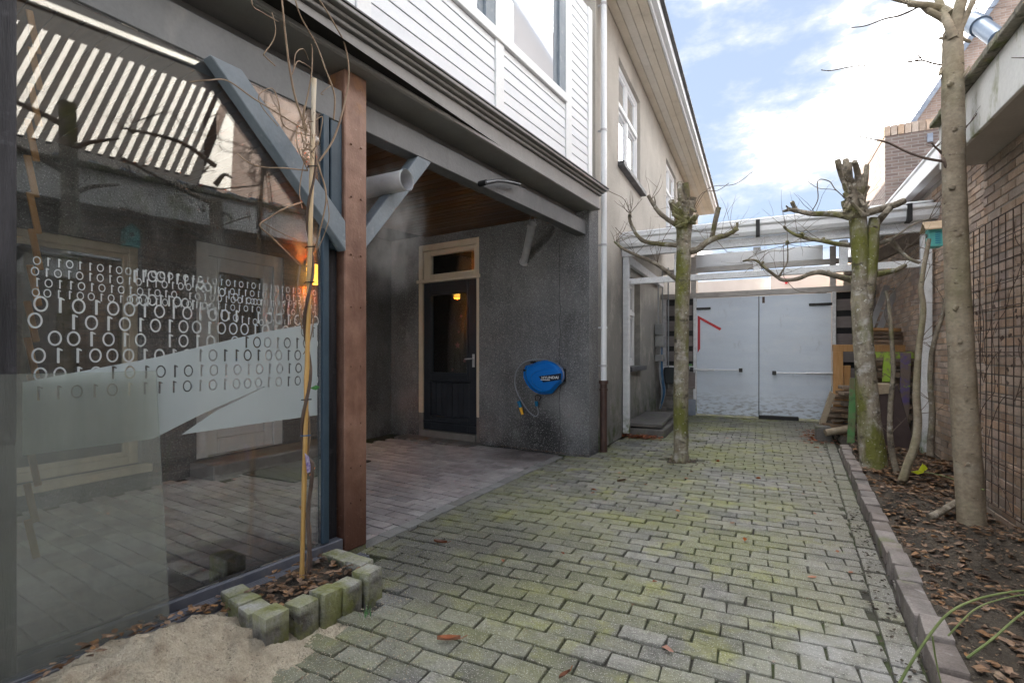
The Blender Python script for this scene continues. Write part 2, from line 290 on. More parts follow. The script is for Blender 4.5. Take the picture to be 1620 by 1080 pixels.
m_pvc = M('white_pvc', (0.76, 0.78, 0.81), (0.82, 0.83, 0.85), 4, 0.3, 0.05, 40, layers=[((0.55, 0.55, 0.55), 5, 0.6, 0.85, ('amt', 0.4))])
m_brown = M('brown_cast_iron', (0.055, 0.03, 0.025), (0.085, 0.048, 0.04), 6, 0.5, 0.15, 60)
m_brick = M('brick', (0.41, 0.30, 0.225), (0.53, 0.41, 0.325), 10, 0.9, 0.6, 120, rand=0.24, bdist=0.008, spk=((0.16, 0.115, 0.10), 120, 0.2), layers=[((0.54, 0.47, 0.40), 3, 0.55, 0.8, ('amt', 0.5)), ((0.24, 0.185, 0.15), 1.5, 0.55, 0.8, ('amt', 0.4)), ((0.34, 0.24, 0.25), 2.1, 0.5, 0.7, ('amt', 0.4)), ((0.12, 0.10, 0.07), 2, 0.3, 0.6, ('z', 0.1, 0.6), ('amt', 0.5))])
m_mortar = M('mortar', (0.27, 0.25, 0.225), (0.36, 0.335, 0.305), 8, 0.95, 0.5, 120)
m_greybrick = M('grey_brick', (0.2, 0.185, 0.175), (0.32, 0.3, 0.29), 8, 0.9, 0.5, 120, rand=0.2)
m_fascia = M('mossy_fascia_board', (0.80, 0.795, 0.77), (0.86, 0.855, 0.83), 2.5, 0.7, 0.1, 50, layers=[((0.5, 0.49, 0.45), 3, 0.5, 0.75, ('v', (1, 1, 0.4)), ('amt', 0.6)), ((0.25, 0.26, 0.08), 5, 0.55, 0.70, ('v', (1, 1, 0.5)))])
m_edge = M('mossy_edge', (0.2, 0.185, 0.15), (0.34, 0.31, 0.26), 6, 0.9, 0.7, 60, bdist=0.02, layers=[((0.15, 0.17, 0.05), 5, 0.52, 0.68), ((0.06, 0.06, 0.04), 12, 0.55, 0.7)])
m_soffit = M('grey_soffit', (0.5, 0.46, 0.44), (0.58, 0.54, 0.51), 3, 0.8, 0.1, 50)
m_eave = M('eave_boards', (0.66, 0.6, 0.51), (0.74, 0.68, 0.59), 3, 0.65, 0.1, 50, rand=0.05, layers=[((0.35, 0.3, 0.23), 4, 0.55, 0.8, ('amt', 0.4))])
m_roof = M('roof_tile', (0.1, 0.1, 0.11), (0.17, 0.165, 0.17), 6, 0.8, 0.3, 60, rand=0.15)
m_bluetile = M('blue_grey_tile', (0.17, 0.2, 0.26), (0.27, 0.3, 0.36), 6, 0.6, 0.2, 60, rand=0.15)
m_bark = M('tree_bark', (0.14, 0.115, 0.085), (0.26, 0.225, 0.175), 12, 0.9, 0.9, 60, vec=(1, 1, 0.8), bdist=0.02, layers=[((0.14, 0.145, 0.03), 2.6, 0.52, 0.64, ('amt', 0.75)), ((0.45, 0.44, 0.41), 12, 0.58, 0.68, ('amt', 0.6)), ((0.05, 0.043, 0.035), 13, 0.56, 0.68, ('amt', 0.7))])
m_barkmoss = M('mossy_bark', (0.17, 0.142, 0.105), (0.32, 0.285, 0.225), 11, 0.9, 1.0, 55, vec=(1, 1, 0.5), bdist=0.02, layers=[((0.50, 0.48, 0.45), 6, 0.52, 0.64, ('v', (1, 1, 1.8)), ('amt', 0.65)), ((0.125, 0.132, 0.02), 2.4, 0.45, 0.60, ('v', (1.6, 1.6, 0.7)), ('amt', 0.92)), ((0.19, 0.195, 0.03), 7, 0.55, 0.68, ('z', 2.4, 1.2), ('amt', 0.75)), ((0.055, 0.045, 0.032), 9, 0.57, 0.67, ('v', (1, 1, 1.5)), ('amt', 0.8)), ((0.62, 0.62, 0.59), 34, 0.62, 0.69, ('amt', 0.85))])
m_bark3 = M('smooth_bark', (0.22, 0.175, 0.125), (0.33, 0.28, 0.21), 7, 0.85, 0.35, 45, vec=(1, 1, 1.3), bdist=0.01, layers=[((0.17, 0.175, 0.07), 2.2, 0.48, 0.70, ('v', (1, 1, .6)), ('amt', 0.6)), ((0.42, 0.385, 0.32), 6, 0.56, 0.70, ('amt', 0.5)), ((0.11, 0.082, 0.055), 4.5, 0.56, 0.70, ('amt', 0.55)), ((0.06, 0.043, 0.03), 13, 0.64, 0.68, ('v', (1, 1, 2.6)), ('amt', 0.9)), ((0.55, 0.53, 0.48), 40, 0.65, 0.70, ('amt', 0.5))])
m_twig = M('twig_bark', (0.11, 0.085, 0.065), (0.18, 0.145, 0.11), 14, 0.85, 0.3, 80)
m_vine = M('vine_bark', (0.2, 0.13, 0.085), (0.33, 0.24, 0.16), 12, 0.75, 0.3, 80)
m_vinedark = M('dark_vine', (0.075, 0.05, 0.04), (0.13, 0.09, 0.07), 12, 0.8, 0.3, 80)
m_cut = M('cut_wood', (0.3, 0.24, 0.17), (0.4, 0.33, 0.24), 20, 0.8, 0.2, 80)
m_bamboo = M('bamboo', (0.48, 0.27, 0.08), (0.6, 0.37, 0.13), 8, 0.4, 0.1, 60, vec=(4, 4, 1), layers=[((0.66, 0.6, 0.5), 3, 0.3, 0.5, ('z', 2.6, 1.3))])
m_stone = M('planter_concrete', (0.25, 0.243, 0.215), (0.40, 0.392, 0.35), 9, 0.9, 0.9, 110, rand=0.18, bdist=0.008, layers=[((0.075, 0.066, 0.055), 7, 0.30, 0.60, ('z', 0.09, 0.115)), ((0.24, 0.25, 0.09), 6, 0.42, 0.62, ('amt', 0.75)), ((0.15, 0.16, 0.03), 11, 0.52, 0.66, ('amt', 0.7)), ((0.55, 0.54, 0.5), 14, 0.60, 0.75, ('amt', 0.5))])
m_plastic = M('grey_plastic_profile', (0.10, 0.105, 0.13), (0.16, 0.165, 0.19), 5, 0.45, 0.05, 50, layers=[((0.25, 0.22, 0.18), 8, 0.55, 0.75, ('amt', 0.5))])
m_slat = M('grey_stained_slat', (0.16, 0.14, 0.135), (0.22, 0.195, 0.19), 5, 0.75, 0.3, 60, vec=(1, 1, 6), rand=0.12)
m_blk = M('matt_black', (0.012, 0.012, 0.013), (0.02, 0.02, 0.021), 5, 0.6, 0.05)
m_iron = M('black_iron', (0.02, 0.02, 0.022), (0.035, 0.034, 0.035), 8, 0.5, 0.1)
m_red = M('red_tape', (0.48, 0.02, 0.03), (0.55, 0.03, 0.04), 5, 0.5, 0)
m_turq = M('turquoise_paint', (0.10, 0.42, 0.40), (0.13, 0.5, 0.47), 12, 0.5, 0.1)
m_rooflet = M('bare_wood', (0.42, 0.31, 0.2), (0.52, 0.4, 0.28), 12, 0.8, 0.3, 60)
m_hatch = M('concrete_hatch', (0.10, 0.093, 0.085), (0.165, 0.155, 0.145), 5, 0.9, 0.5, 90, layers=[((0.08, 0.1, 0.03), 5, 0.55, 0.7)])
m_orange = M('orange_pine', (0.42, 0.22, 0.08), (0.52, 0.3, 0.13), 8, 0.65, 0.2, 60, vec=(6, 6, 0.8))
m_plank = M('old_plank', (0.15, 0.105, 0.075), (0.27, 0.20, 0.145), 8, 0.85, 0.4, 70, rand=0.35)
m_brownboard = M('brown_board', (0.045, 0.03, 0.03), (0.075, 0.052, 0.05), 5, 0.6, 0.15)
m_greenp = M('green_paint', (0.10, 0.25, 0.09), (0.15, 0.33, 0.13), 5, 0.8, 0.3, 60, layers=[((0.2, 0.16, 0.10), 5, 0.46, 0.60, ('amt', 0.85)), ((0.08, 0.09, 0.06), 9, 0.55, 0.7, ('amt', 0.7))])
m_lime = M('lime_paint', (0.30, 0.46, 0.05), (0.36, 0.52, 0.08), 6, 0.8, 0.3, 60, layers=[((0.22, 0.17, 0.11), 8, 0.46, 0.58)])
m_purple = M('purple_paint', (0.12, 0.09, 0.24), (0.17, 0.13, 0.29), 6, 0.8, 0.3, 60, layers=[((0.2, 0.155, 0.13), 5, 0.44, 0.54), ((0.3, 0.42, 0.06), 7, 0.60, 0.66)])
m_wire = M('rusty_wire', (0.055, 0.035, 0.028), (0.10, 0.065, 0.05), 12, 0.8, 0.2)
m_reel = M('blue_plastic', (0.0, 0.15, 0.55), (0.005, 0.175, 0.60), 3, 0.35, 0.03)
m_reelc = M('teal_blue_plastic', (0.0, 0.14, 0.3), (0.01, 0.17, 0.35), 3, 0.4, 0.03)
m_navy = M('navy_label', (0.005, 0.012, 0.035), (0.007, 0.016, 0.04), 3, 0.4, 0)
m_print = M('white_print', (0.8, 0.8, 0.8), (0.82, 0.82, 0.82), 3, 0.5, 0)
m_yellow = M('yellow_plastic', (0.75, 0.36, 0.01), (0.8, 0.42, 0.02), 3, 0.4, 0)
m_hose = M('grey_hose', (0.19, 0.21, 0.24), (0.25, 0.27, 0.3), 5, 0.5, 0.05)
m_doormat = M('doormat', (0.02, 0.022, 0.025), (0.035, 0.037, 0.04), 40, 0.95, 0.8, 200)
m_step = M('stone_step', (0.14, 0.13, 0.12), (0.2, 0.19, 0.18), 6, 0.85, 0.3, 90)
m_osb = M('warm_room', (0.3, 0.16, 0.05), (0.36, 0.2, 0.07), 4, 0.7, 0.1)
m_green = M('green_cane', (0.12, 0.16, 0.05), (0.2, 0.24, 0.09), 8, 0.6, 0.1)
m_yel = M('yellow_tape', (0.7, 0.75, 0.02), (0.75, 0.8, 0.05), 8, 0.5, 0)
m_batten = M('white_batten', (0.72, 0.7, 0.66), (0.8, 0.78, 0.74), 4, 0.6, 0.1)
m_pinkwall = M('pale_render', (0.6, 0.55, 0.52), (0.66, 0.61, 0.58), 2, 0.8, 0.1)
m_orangewall = M('ochre_brick_far', (0.5, 0.33, 0.2), (0.6, 0.42, 0.27), 4, 0.9, 0.2)
m_cable = M('grey_cable', (0.3, 0.32, 0.34), (0.38, 0.4, 0.42), 5, 0.5, 0)
m_bluecable = M('blue_cable', (0.02, 0.12, 0.28), (0.03, 0.15, 0.32), 5, 0.5, 0)
m_paperleaf = M('coloured_tag', (0.15, 0.1, 0.4), (0.6, 0.55, 0.7), 60, 0.6, 0)
m_tip = M('orange_tip', (0.7, 0.2, 0.08), (0.75, 0.28, 0.12), 60, 0.6, 0)
m_grass = M('grass_blade', (0.06, 0.22, 0.05), (0.09, 0.3, 0.08), 60, 0.6, 0)
m_bin = M('dark_bin', (0.02, 0.027, 0.03), (0.03, 0.038, 0.042), 5, 0.5, 0.05)
m_meter = M('grey_box_plastic', (0.28, 0.29, 0.29), (0.36, 0.37, 0.37), 6, 0.4, 0.05)
g_pane = glass('window_glass', tint=(0.8, 0.84, 0.84), refl=3.0, dirt=0.03)
g_big = glass('glass_screen', tint=(0.975, 0.985, 0.985), refl=2.0, dirt=0.11, dscale=3.2, dlo=0.48, dhi=0.82, dcol=(0.4, 0.43, 0.44), streak=(1, 1, 0.4), floor_=0.004)
g_lean = glass('dirty_glass', tint=(0.93, 0.95, 0.93), refl=0.8, dirt=0.30, dscale=3.5, dlo=0.25, dhi=0.85, dcol=(0.5, 0.52, 0.48), streak=(3.5, 3.5, 0.7), floor_=0.12)
g_upper = glass('painted_sky_glass', tint=(0.7, 0.74, 0.76), refl=2.5, dirt=0.02, solid=(0.62, 0.64, 0.67))  # solid pale body paints the sky's reflection into the pane
f_frost = film('frosted_film', (0.62, 0.70, 0.72), 0.72)
f_digit = film('printed_film', (0.62, 0.66, 0.67), 0.9)
f_roof = film('added_translucent_sheet', (0.88, 0.9, 0.92), 0.15)

# ------------------------------------------------------------------ ground and paving
g = MB(); g.add([(-60, -40, -0.16), (60, -40, -0.16), (60, 120, -0.16), (-60, 120, -0.16)], [(0, 1, 2, 3)])
g.build('ground', m_joint, kind='structure')
def kx(y): return 0.55 + (0.86-0.55)*(y-2.31)/(7.15-2.31)       # paving edge along the kerb
def paver_meshes(lx, ly, hz, n=5, chip=0.006):
    out_ = []
    for k in range(n):
        b = MB(); j = lambda: R.uniform(-chip, chip)*0.6
        c = [Vector((sx*lx/2+j(), sy*ly/2+j(), z)) for z in (-hz, 0) for sx, sy in ((-1, -1), (1, -1), (1, 1), (-1, 1))]
        for i in range(4, 8): c[i].z += R.uniform(-0.0025, 0.001)
        b.hexa(c); out_.append(b)
    return out_
def lay(name, spots, base, pieces, mat, piece_name, bevel, limit=300):
    """spots: (x, y, z, rot, scale_x); the best seen are objects, the rest one stuff part"""
    mes = [p.mesh(piece_name, mat, bevel, False, 2) for p in pieces]
    spots.sort(key=lambda s: rank(s[:3]))
    for i, s in enumerate(spots[:limit]):
        inst(piece_name, mes[i % len(mes)], base, s[:3], (R.uniform(-.012, .012), R.uniform(-.012, .012), s[3]), (s[4], 1, 1))
    rest = MB()
    for i, s in enumerate(spots[limit:]):
        p = pieces[i % len(pieces)]; m = Matrix.Translation(s[:3]) @ Matrix.Rotation(s[3], 4, 'Z') @ Matrix.Rotation(R.uniform(-.012, .012), 4, 'X') @ Matrix.Diagonal((s[4], 1, 1, 1))
        rest.add([m @ Vector(v) for v in p.v], p.f)
    if rest.v: rest.build(piece_name, mat, base, bevel*0.8, kind='stuff')
def bay_u(x, y): q = Vector((x, y, 0))-BAY.o; return q.dot(BAY.d), q.dot(BAY.n)
d = MB(); d.add([(-3.2, -1.5, -0.022), (0.95, -1.5, -0.022), (0.95, 11.0, -0.022), (-3.2, 11.0, -0.022)], [(0, 1, 2, 3)])
drive = d.build('driveway', m_joint, kind='structure')
LX, LY = 0.19, 0.103
def strip_x(y): return -2.17 + (y-2.72)*0.0385                  # pale border row between porch and driveway
tree1_xy = (-0.757, 5.723)
sp = []
for r in range(int((10.05-0.4)/LY)):
    y = 0.45 + r*LY; off = (r % 2)*LX/2 + R.uniform(-.014, .014); x = -2.6 + off
    while x < 1.0:
        xr = kx(y)-0.115
        if y < 2.25: xl = -2.0 + (y-1.5)*0.12
        elif y < 5.42: xl = strip_x(y)+0.1
        else: xl = -1.70 if y < 6.9 else -1.66
        a, b = x, x+LX-0.009
        a2, b2 = max(a, xl), min(b, xr)
        if b2-a2 > 0.035:
            cx = (a2+b2)/2
            hatch = -1.75 < cx < -1.2 and 7.05 < y < 8.75
            pl = -2.2 < cx < -1.6 and 1.34 < y < 1.95
            tr = math.hypot(cx-tree1_xy[0], y-tree1_xy[1]) < 0.19
            lowered = -0.012*math.exp(-((cx-0.2)**2+(y-2.0)**2)*3)
            if not (hatch or pl or tr):
                sp.append((cx, y, R.gauss(0, 0.0022)+lowered, R.gauss(0, 0.010), (b2-a2)/(LX-0.009)))
        x += LX
for k in range(56):                                              # row of stretchers along the kerb
    y = 0.5 + k*LX
    if y > 9.9: break
    sp.append((kx(y)-0.058, y, R.gauss(-0.004, 0.003), rad(90-3.7)+R.gauss(0, 0.03), 0.95))
pav = paver_meshes(LX-0.0075, LY-0.0075, 0.07, 7, 0.009)
lay('driveway', sp, drive, pav, m_paver, 'paver', 0.0065)
bs = []
for k in range(16):                                              # pale border row
    y = 2.42 + k*0.19
    bs.append((strip_x(y)+0.045, y, R.gauss(0.001, 0.0015), rad(88)+R.gauss(0, 0.01), 1.0))
m_pale = M('pale_paver', (0.2, 0.2, 0.19), (0.28, 0.28, 0.265), 7, 0.88, 0.4, 150, rand=0.15, spk=((0.45, 0.45, 0.43), 160, 0.2))
lay('border', bs, drive, paver_meshes(LX-0.004, 0.094, 0.07, 3), m_pale, 'border_paver', 0.004)
d = MB(); d.add([(-4.84, -1.4, -0.018), (-2.0, -1.4, -0.018), (-1.72, 5.48, -0.018), (-4.84, 5.92, -0.018)], [(0, 1, 2, 3)])
porchf = d.build('porch_floor', m_joint, kind='structure')
ps = []; A6 = rad(6.0); du = Vector((math.cos(A6), -math.sin(A6))); dv = Vector((math.sin(A6), math.cos(A6)))
for r in range(70):
    off = (r % 2)*0.1 + R.uniform(-.012, .012)
    for c in range(20):
        q = Vector((-5.1, -0.6)) + du*(c*0.2+off) + dv*(r*0.105)
        x, y = q
        lim = strip_x(y)-0.06 if y > 2.3 else -2.2
        if y < 2.3: lim = (BAY.P((y-2.31)/math.cos(A7), -0.1, 0)).x - 0.06
        ex = x+0.0975-(lim+0.055); sc_ = 1.0
        if ex > 0: sc_ = 1-ex/0.195; x -= ex/2; y += ex/2*math.tan(A6)
        if x < -4.76 or sc_ < 0.2 or y > 5.42+0.13*(-1.71-x) or (x < -4.40 and 2.95 < y < 4.2): continue
        ps.append((x, y, R.gauss(-0.003, 0.0015), -A6+R.gauss(0, 0.006), sc_))
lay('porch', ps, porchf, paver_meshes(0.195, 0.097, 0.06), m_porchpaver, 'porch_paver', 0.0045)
# kerb of bricks on edge along the flower bed
kb = MB(); kb.beam((kx(-1.0)+0.05, -1.0, -0.04), (kx(7.3)+0.05, 7.3, -0.04), 0.08, 0.08)
kerb = kb.build('kerb', m_mortar, kind='structure')
kmes = [p.mesh('kerb_brick', m_kerb, 0.008, False, 2) for p in paver_meshes(0.195, 0.088, 0.16, 4, 0.012)]
for k in range(42):
    y = -0.9 + k*0.198
    if y < 7.2: inst('kerb_brick', kmes[k % 4], kerb, (kx(y)+0.05+R.gauss(0, 0.005), y, 0.085+R.gauss(0, 0.009)), (R.gauss(0, 0.03), R.gauss(0, 0.02), rad(90-3.7)+R.gauss(0, 0.02)))
# flower bed: uneven soil
def soil_z(x, y): return 0.055 + 0.03*math.sin(x*5+y*2.1)+0.022*math.sin(y*6.3-x*3)+0.015*math.sin(x*17+y*13)
sb = MB(); nx, ny = 26, 150; y0, y1 = -2.0, 10.0
for j in range(ny+1):
    y = y0+(y1-y0)*j/ny; xa = kx(min(y, 7.2))+0.06; xb = 1.78
    for i in range(nx+1):
        x = xa+(xb-xa)*i/nx; sb.v.append((x, y, (soil_z(x, y)+R.uniform(-.012, .012)) if i else 0.04))
sb.f = [(j*(nx+1)+i, j*(nx+1)+i+1, (j+1)*(nx+1)+i+1, (j+1)*(nx+1)+i) for j in range(ny) for i in range(nx)]
sb.build('flower_bed', m_soil, smooth=True, kind='structure')

# ------------------------------------------------------------------ the house on the left
house = T('house', 'two storey house with grey stucco porch, white clapboard bay and beige upper wall', 'house', (-2.5, 5.5, 0))
WIN_UP = [(6.82, 8.22, 3.76, 5.2), (10.76, 12.16, 3.76, 5.2)]
WIN_LOW = [(7.25, 8.2, 0.97, 2.3), (8.45, 8.75, 1.5, 2.3)]
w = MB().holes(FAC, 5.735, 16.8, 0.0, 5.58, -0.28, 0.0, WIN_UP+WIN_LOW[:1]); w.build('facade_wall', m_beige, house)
# stucco porch wall with a door opening (u runs left from the corner)
DU0, DU1, DZ0, DZ1 = 1.545, 2.625, 0.0, 2.67
w = MB().holes(REEL, 0.0, 3.2, -0.1, 2.84, -0.25, 0.0, [(DU0, DU1, -0.2, DZ1)]); w.build('porch_side_wall', m_stucco, house)
WD = (3.03, 4.02, 0.14, 2.24); WW = (1.55, 2.55, 0.2, 2.08)
w = MB().holes(PORCH, -1.4, 6.1, -0.1, 2.84, -0.25, 0.0, [WD, WW]); w.build('porch_back_wall', m_stucco, house)
MB().box(-10, -5.3, -2.0, 6.0, 0.0, 2.84).build('inner_block', m_dark, house)
b = MB(); b.box(-10, -2.55, 6.3, 16.7, 0.0, 5.55); b.build('house_core', m_dark, house)
MB().box(-10, -2.5, -4.0, 5.5, 3.0, 5.0).build('bay_core', m_dark, house)
# main roof with eave
rf = MB(); rf.add([(-1.15, 5.2, 5.72), (-1.15, 17.0, 5.72), (-5.6, 17.0, 8.2), (-5.6, 5.2, 8.2), (-10, 17.0, 5.72), (-10, 5.2, 5.72)], [(0, 1, 2, 3), (3, 2, 4, 5), (0, 3, 5), (1, 4, 2)])
rf.build('roof', m_roof, house)
ev = MB().box(-2.0, -1.24, 5.2, 17.0, 5.56, 5.60).build('eave_soffit', m_eave, house)
for k in range(4):
    MB().box(-1.70+k*0.115, -1.70+k*0.115+0.108, 5.2, 17.0, 5.535, 5.557).build('eave_board', m_eave, ev)
fa = MB().box(-1.238, -1.21, 5.2, 17.0, 5.53, 5.68); fa.box(-1.208, -1.15, 5.2, 17.0, 5.60, 5.72); fa.build('eave_fascia', m_white, house)
MB().box(-1.25, -1.10, 5.2, 17.0, 5.723, 5.745).build('roof_edge', m_lead, house)
def window(F, u0, u1, z0, z1, parent, mat, fw=0.06, trans=None, mull=(), sill=None, depth=0.09, pane=g_pane, sillmat=m_lead):
    fr = MB(); dn = -depth
    fr.fb(F, u0, u0+fw, dn-0.05, dn, z0, z1); fr.fb(F, u1-fw, u1, dn-0.05, dn, z0, z1)
    fr.fb(F, u0+fw, u1-fw, dn-0.05, dn, z1-fw, z1); fr.fb(F, u0+fw, u1-fw, dn-0.05, dn, z0, z0+fw)
    if trans: fr.fb(F, u0+fw, u1-fw, dn-0.05, dn+0.02, trans-0.035, trans+0.035)
    for mu in mull:
        zt = z1-fw; zb = z0+fw
        if trans: fr.fb(F, mu-0.03, mu+0.03, dn-0.05, dn, trans+0.035, zt); zt = trans-0.035
        fr.fb(F, mu-0.04, mu+0.04, dn-0.05, dn+0.004, zb, zt)
    o = fr.build('window', mat, parent, 0.006)
    ed = [u0+fw]+[q for mu in mull for q in (mu-0.04, mu+0.04)]+[u1-fw]
    zz = [(z0+fw, trans-0.035), (trans+0.035, z1-fw)] if trans else [(z0+fw, z1-fw)]
    for i in range(0, len(ed), 2):
        for za, zb in zz:
            sa = MB().holes(F, ed[i]+0.002, ed[i+1]-0.002, za+0.002, zb-0.002, dn-0.045, dn-0.012, [(ed[i]+0.04, ed[i+1]-0.04, za+0.04, zb-0.04)]); sa.build('sash', mat, o, 0.004)
            MB().fb(F, ed[i]+0.035, ed[i+1]-0.035, dn-0.035, dn-0.028, za+0.035, zb-0.035).build('pane', pane, o)
    if sill: MB().fb(F, u0-0.05, u1+0.05, -0.1, sill, z0-0.07, z0-0.002).build('sill', sillmat, o, 0.006)
    return o
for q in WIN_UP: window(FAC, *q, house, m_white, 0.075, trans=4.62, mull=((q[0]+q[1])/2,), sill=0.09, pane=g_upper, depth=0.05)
window(FAC, *WIN_LOW[0], house, m_white, 0.075, trans=1.78, mull=(7.72,), sill=0.10, pane=g_pane)
# pale sky reflection on upper windows is painted by the glass body colour; lower window has a dark room
# porch ceiling of planks
pc = MB(); pc.add([(-4.9, -1.5, 2.80), (-2.2, -1.5, 2.80), (-1.70, 5.6, 2.80), (-4.9, 6.0, 2.80)], [(0, 1, 2, 3)])
pcl = pc.build('porch_ceiling', m_dark, house)
for k in range(58):
    u = -2.6 + k*0.1
    MB().fb(BAY, u, u+0.094, -2.75+u*0.122-0.1, -0.16, 2.77, 2.79).build('ceiling_plank', m_ceil, pcl)
# front beam, cornice, bay
U0 = -3.6; UE = 3.215
MB().fb(BAY, U0, -0.165, -0.14, -0.015, 2.452, 2.635).fb(BAY, -0.005, UE, -0.18, -0.06, 2.495, 2.655).build('front_beam', m_beam, house, 0.004)
co = MB(); co.fb(BAY, U0, UE+0.05, -0.2, 0.075, 2.768, 2.79); co.fb(BAY, U0, UE+0.06, 0.05, 0.085, 2.772, 2.80); co.fb(BAY, U0, UE+0.06, 0.05, 0.072, 2.802, 2.925)
co.fb(BAY, U0, UE+0.08, 0.05, 0.095, 2.929, 2.952); co.fb(BAY, U0, UE+0.10, 0.05, 0.118, 2.957, 2.978); co.fb(BAY, U0, UE+0.13, 0.04, 0.15, 2.983, 3.008)
co.fb(BAY, U0, UE+0.0, -0.2, -0.181, 2.70, 2.768)
co.build('cornice', m_cornice, house, 0.004)
ld = MB(); ld.prism(Frame(BAY.P(U0, 0, 0), BAY.n, BAY.d), [(-0.02, 3.009), (0.158, 3.009), (0.158, 3.018), (-0.02, 3.075)], 0, UE+0.135-U0); ld.build('lead_flashing', m_lead, house)
BZ0, BZ1 = 3.05, 4.95
uu = lambda y: (y-2.31)/math.cos(A7)
MB().fb(BAY, U0, UE, -0.3, -0.035, 2.80, 5.05).build('bay_wall', m_clap, house)
MB().box(-10, -1.9, -4.0, 5.4, 5.055, 5.12).build('bay_roof', m_lead, house)
sk = MB()
posts = [(uu(2.225), uu(2.335)), (uu(3.62), uu(3.74)), (uu(4.86), uu(4.99)), (UE-0.10, UE), (uu(0.95), uu(1.06))]
for a, b_ in posts: sk.fb(BAY, a, b_, -0.03, 0.012, BZ0, 5.0)
sk.fb(BAY, U0, uu(4.86), -0.03, 0.028, 3.70, 3.785)
sk.build('bay_trim', m_white, house, 0.004)
gaps = [(U0, posts[4][0]), (posts[4][1], posts[0][0]), (posts[0][1], posts[1][0]), (posts[1][1], posts[2][0]), (posts[2][1], posts[3][0])]
for gi, (a, b_) in enumerate(gaps):
    cp = MB().fb(BAY, a+0.001, b_-0.001, -0.034, -0.016, BZ0, 3.70 if gi < 4 else 4.98).build('clapboard_panel', m_clap, house)
    z = BZ0+0.004; top = 3.695 if gi < 4 else 4.98
    while z < top-0.02:
        z2 = min(z+0.0905, top)
        bd = MB(); bd.prism(Frame(BAY.P(a+0.003, 0, 0), BAY.n, BAY.d), [(-0.016, z), (0.002, z), (-0.003, z2), (-0.016, z2)], 0, b_-a-0.006); bd.build('clapboard', m_clap, cp)
        z += 0.0965
for a, b_ in ((posts[4][1], posts[0][0]), (posts[0][1], posts[1][0]), (posts[1][1], posts[2][0])):
    f = MB(); f.fb(BAY, b_-0.20, b_-0.002, -0.034, -0.02, 3.787, 5.0)
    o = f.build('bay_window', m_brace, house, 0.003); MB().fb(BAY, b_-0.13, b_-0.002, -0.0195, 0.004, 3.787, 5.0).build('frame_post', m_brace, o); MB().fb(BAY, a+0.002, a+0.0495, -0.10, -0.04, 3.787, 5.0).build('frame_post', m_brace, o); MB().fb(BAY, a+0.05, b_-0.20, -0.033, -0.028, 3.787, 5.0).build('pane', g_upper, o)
# steel column, blue timber post, braces, black post
cu0, cu1 = (2.152-2.31)/math.cos(A7), 0.0
colm = MB().fb(BAY, cu0, cu1, -0.15, 0.0, 0.03, 2.765).build('steel_column', m_rust, house, 0.006)
riv = MB()
for z in (2.35, 2.05, 1.72, 1.42, 1.08, 0.75, 0.5, 0.3):
    for du_ in (0.045, 0.115): riv.tube([BAY.P(cu0+du_, 0, z), BAY.P(cu0+du_, 0.008, z)], 0.006, 6)
riv.build('rivets', m_rust, colm, kind='stuff')
MB().fb(BAY, cu0+0.004, cu1-0.004, -0.146, -0.004, -0.02, 0.029).build('column_foot', m_stone, colm)
MB().fb(BAY, cu0-0.078, cu0-0.002, -0.13, -0.02, 1.735, 2.452).build('timber_post', m_blue, house, 0.004)
jm = MB().fb(BAY, -0.30, -0.262, -0.05, 0.0, 0.12, 2.452).build('glass_jamb', m_blue, house, 0.003)
MB().fb(BAY, -0.2615, -0.168, -0.1, -0.06, 0.05, 1.735).build('jamb_backing', m_black, house)
def brace(u0, z0, u1, z1, wv, parent):
    n0, n1 = -0.105, -0.012
    dx, dz = u1-u0, z1-z0; ln = math.hypot(dx, dz); px_, pz_ = -dz/ln*wv/2, dx/ln*wv/2
    MB().prism(BAY, [(u0-px_, z0-pz_), (u1-px_, z1-pz_), (u1+px_, z1+pz_), (u0+px_, z0+pz_)], n0, n1).build('brace', m_brace, parent, 0.004)
def brace2(poly, parent, n0, n1): MB().prism(BAY, poly, n0, n1).build('brace', m_brace, parent, 0.004)
brace2([(uu(1.405), 2.451), (uu(1.545), 2.451), (uu(2.118), 1.885), (uu(2.122), 1.72)], house, -0.02, 0.05)
brace2([(0.002, 1.735), (0.002, 1.865), (uu(2.80), 2.494), (uu(2.935), 2.494)], house, -0.155, -0.06)
bp = MB().fb(BAY, -1.95, uu(0.803), -0.12, 0.02, 0.0, 2.452).build('black_post', m_black, house, 0.004)
# glass screen with printed film
gs = MB().fb(BAY, uu(0.806), -0.3015, -0.032, -0.022, 0.115, 2.451).build('glass_screen', g_big, house)
MB().fb(BAY, uu(0.806), -0.17, -0.06, 0.0, 0.02, 0.113).build('screen_sill', m_plastic, house, 0.004)
def ring(cu, cz, a, b_, n=18): return [(cu+a*math.cos(2*math.pi*i/n), cz+b_*math.sin(2*math.pi*i/n)) for i in range(n)]
def digits(u0, u1, z, h, pitch, skip=0.0):
    """mirrored rows of 0 and 1: list of (outline, hole or None)"""
    out_ = []; u = u0; last = R.random() < .5
    while u < u1:
        if R.random() >= skip:
            last = not last if R.random() < 0.8 else last
            if last: out_.append((ring(u, z, h*0.36, h*0.5), ring(u, z, h*0.26, h*0.385)))
            else:
                s = h*0.07
                out_.append(([(u-s, z-h/2), (u+s, z-h/2), (u+s, z+h*0.36), (u+h*0.22, z+h*0.30), (u+h*0.22, z+h*0.39), (u+s*0.7, z+h/2), (u-s, z+h/2)], None))
        u += pitch*(1.0 if R.random() < .9 else 1.05)
    return out_
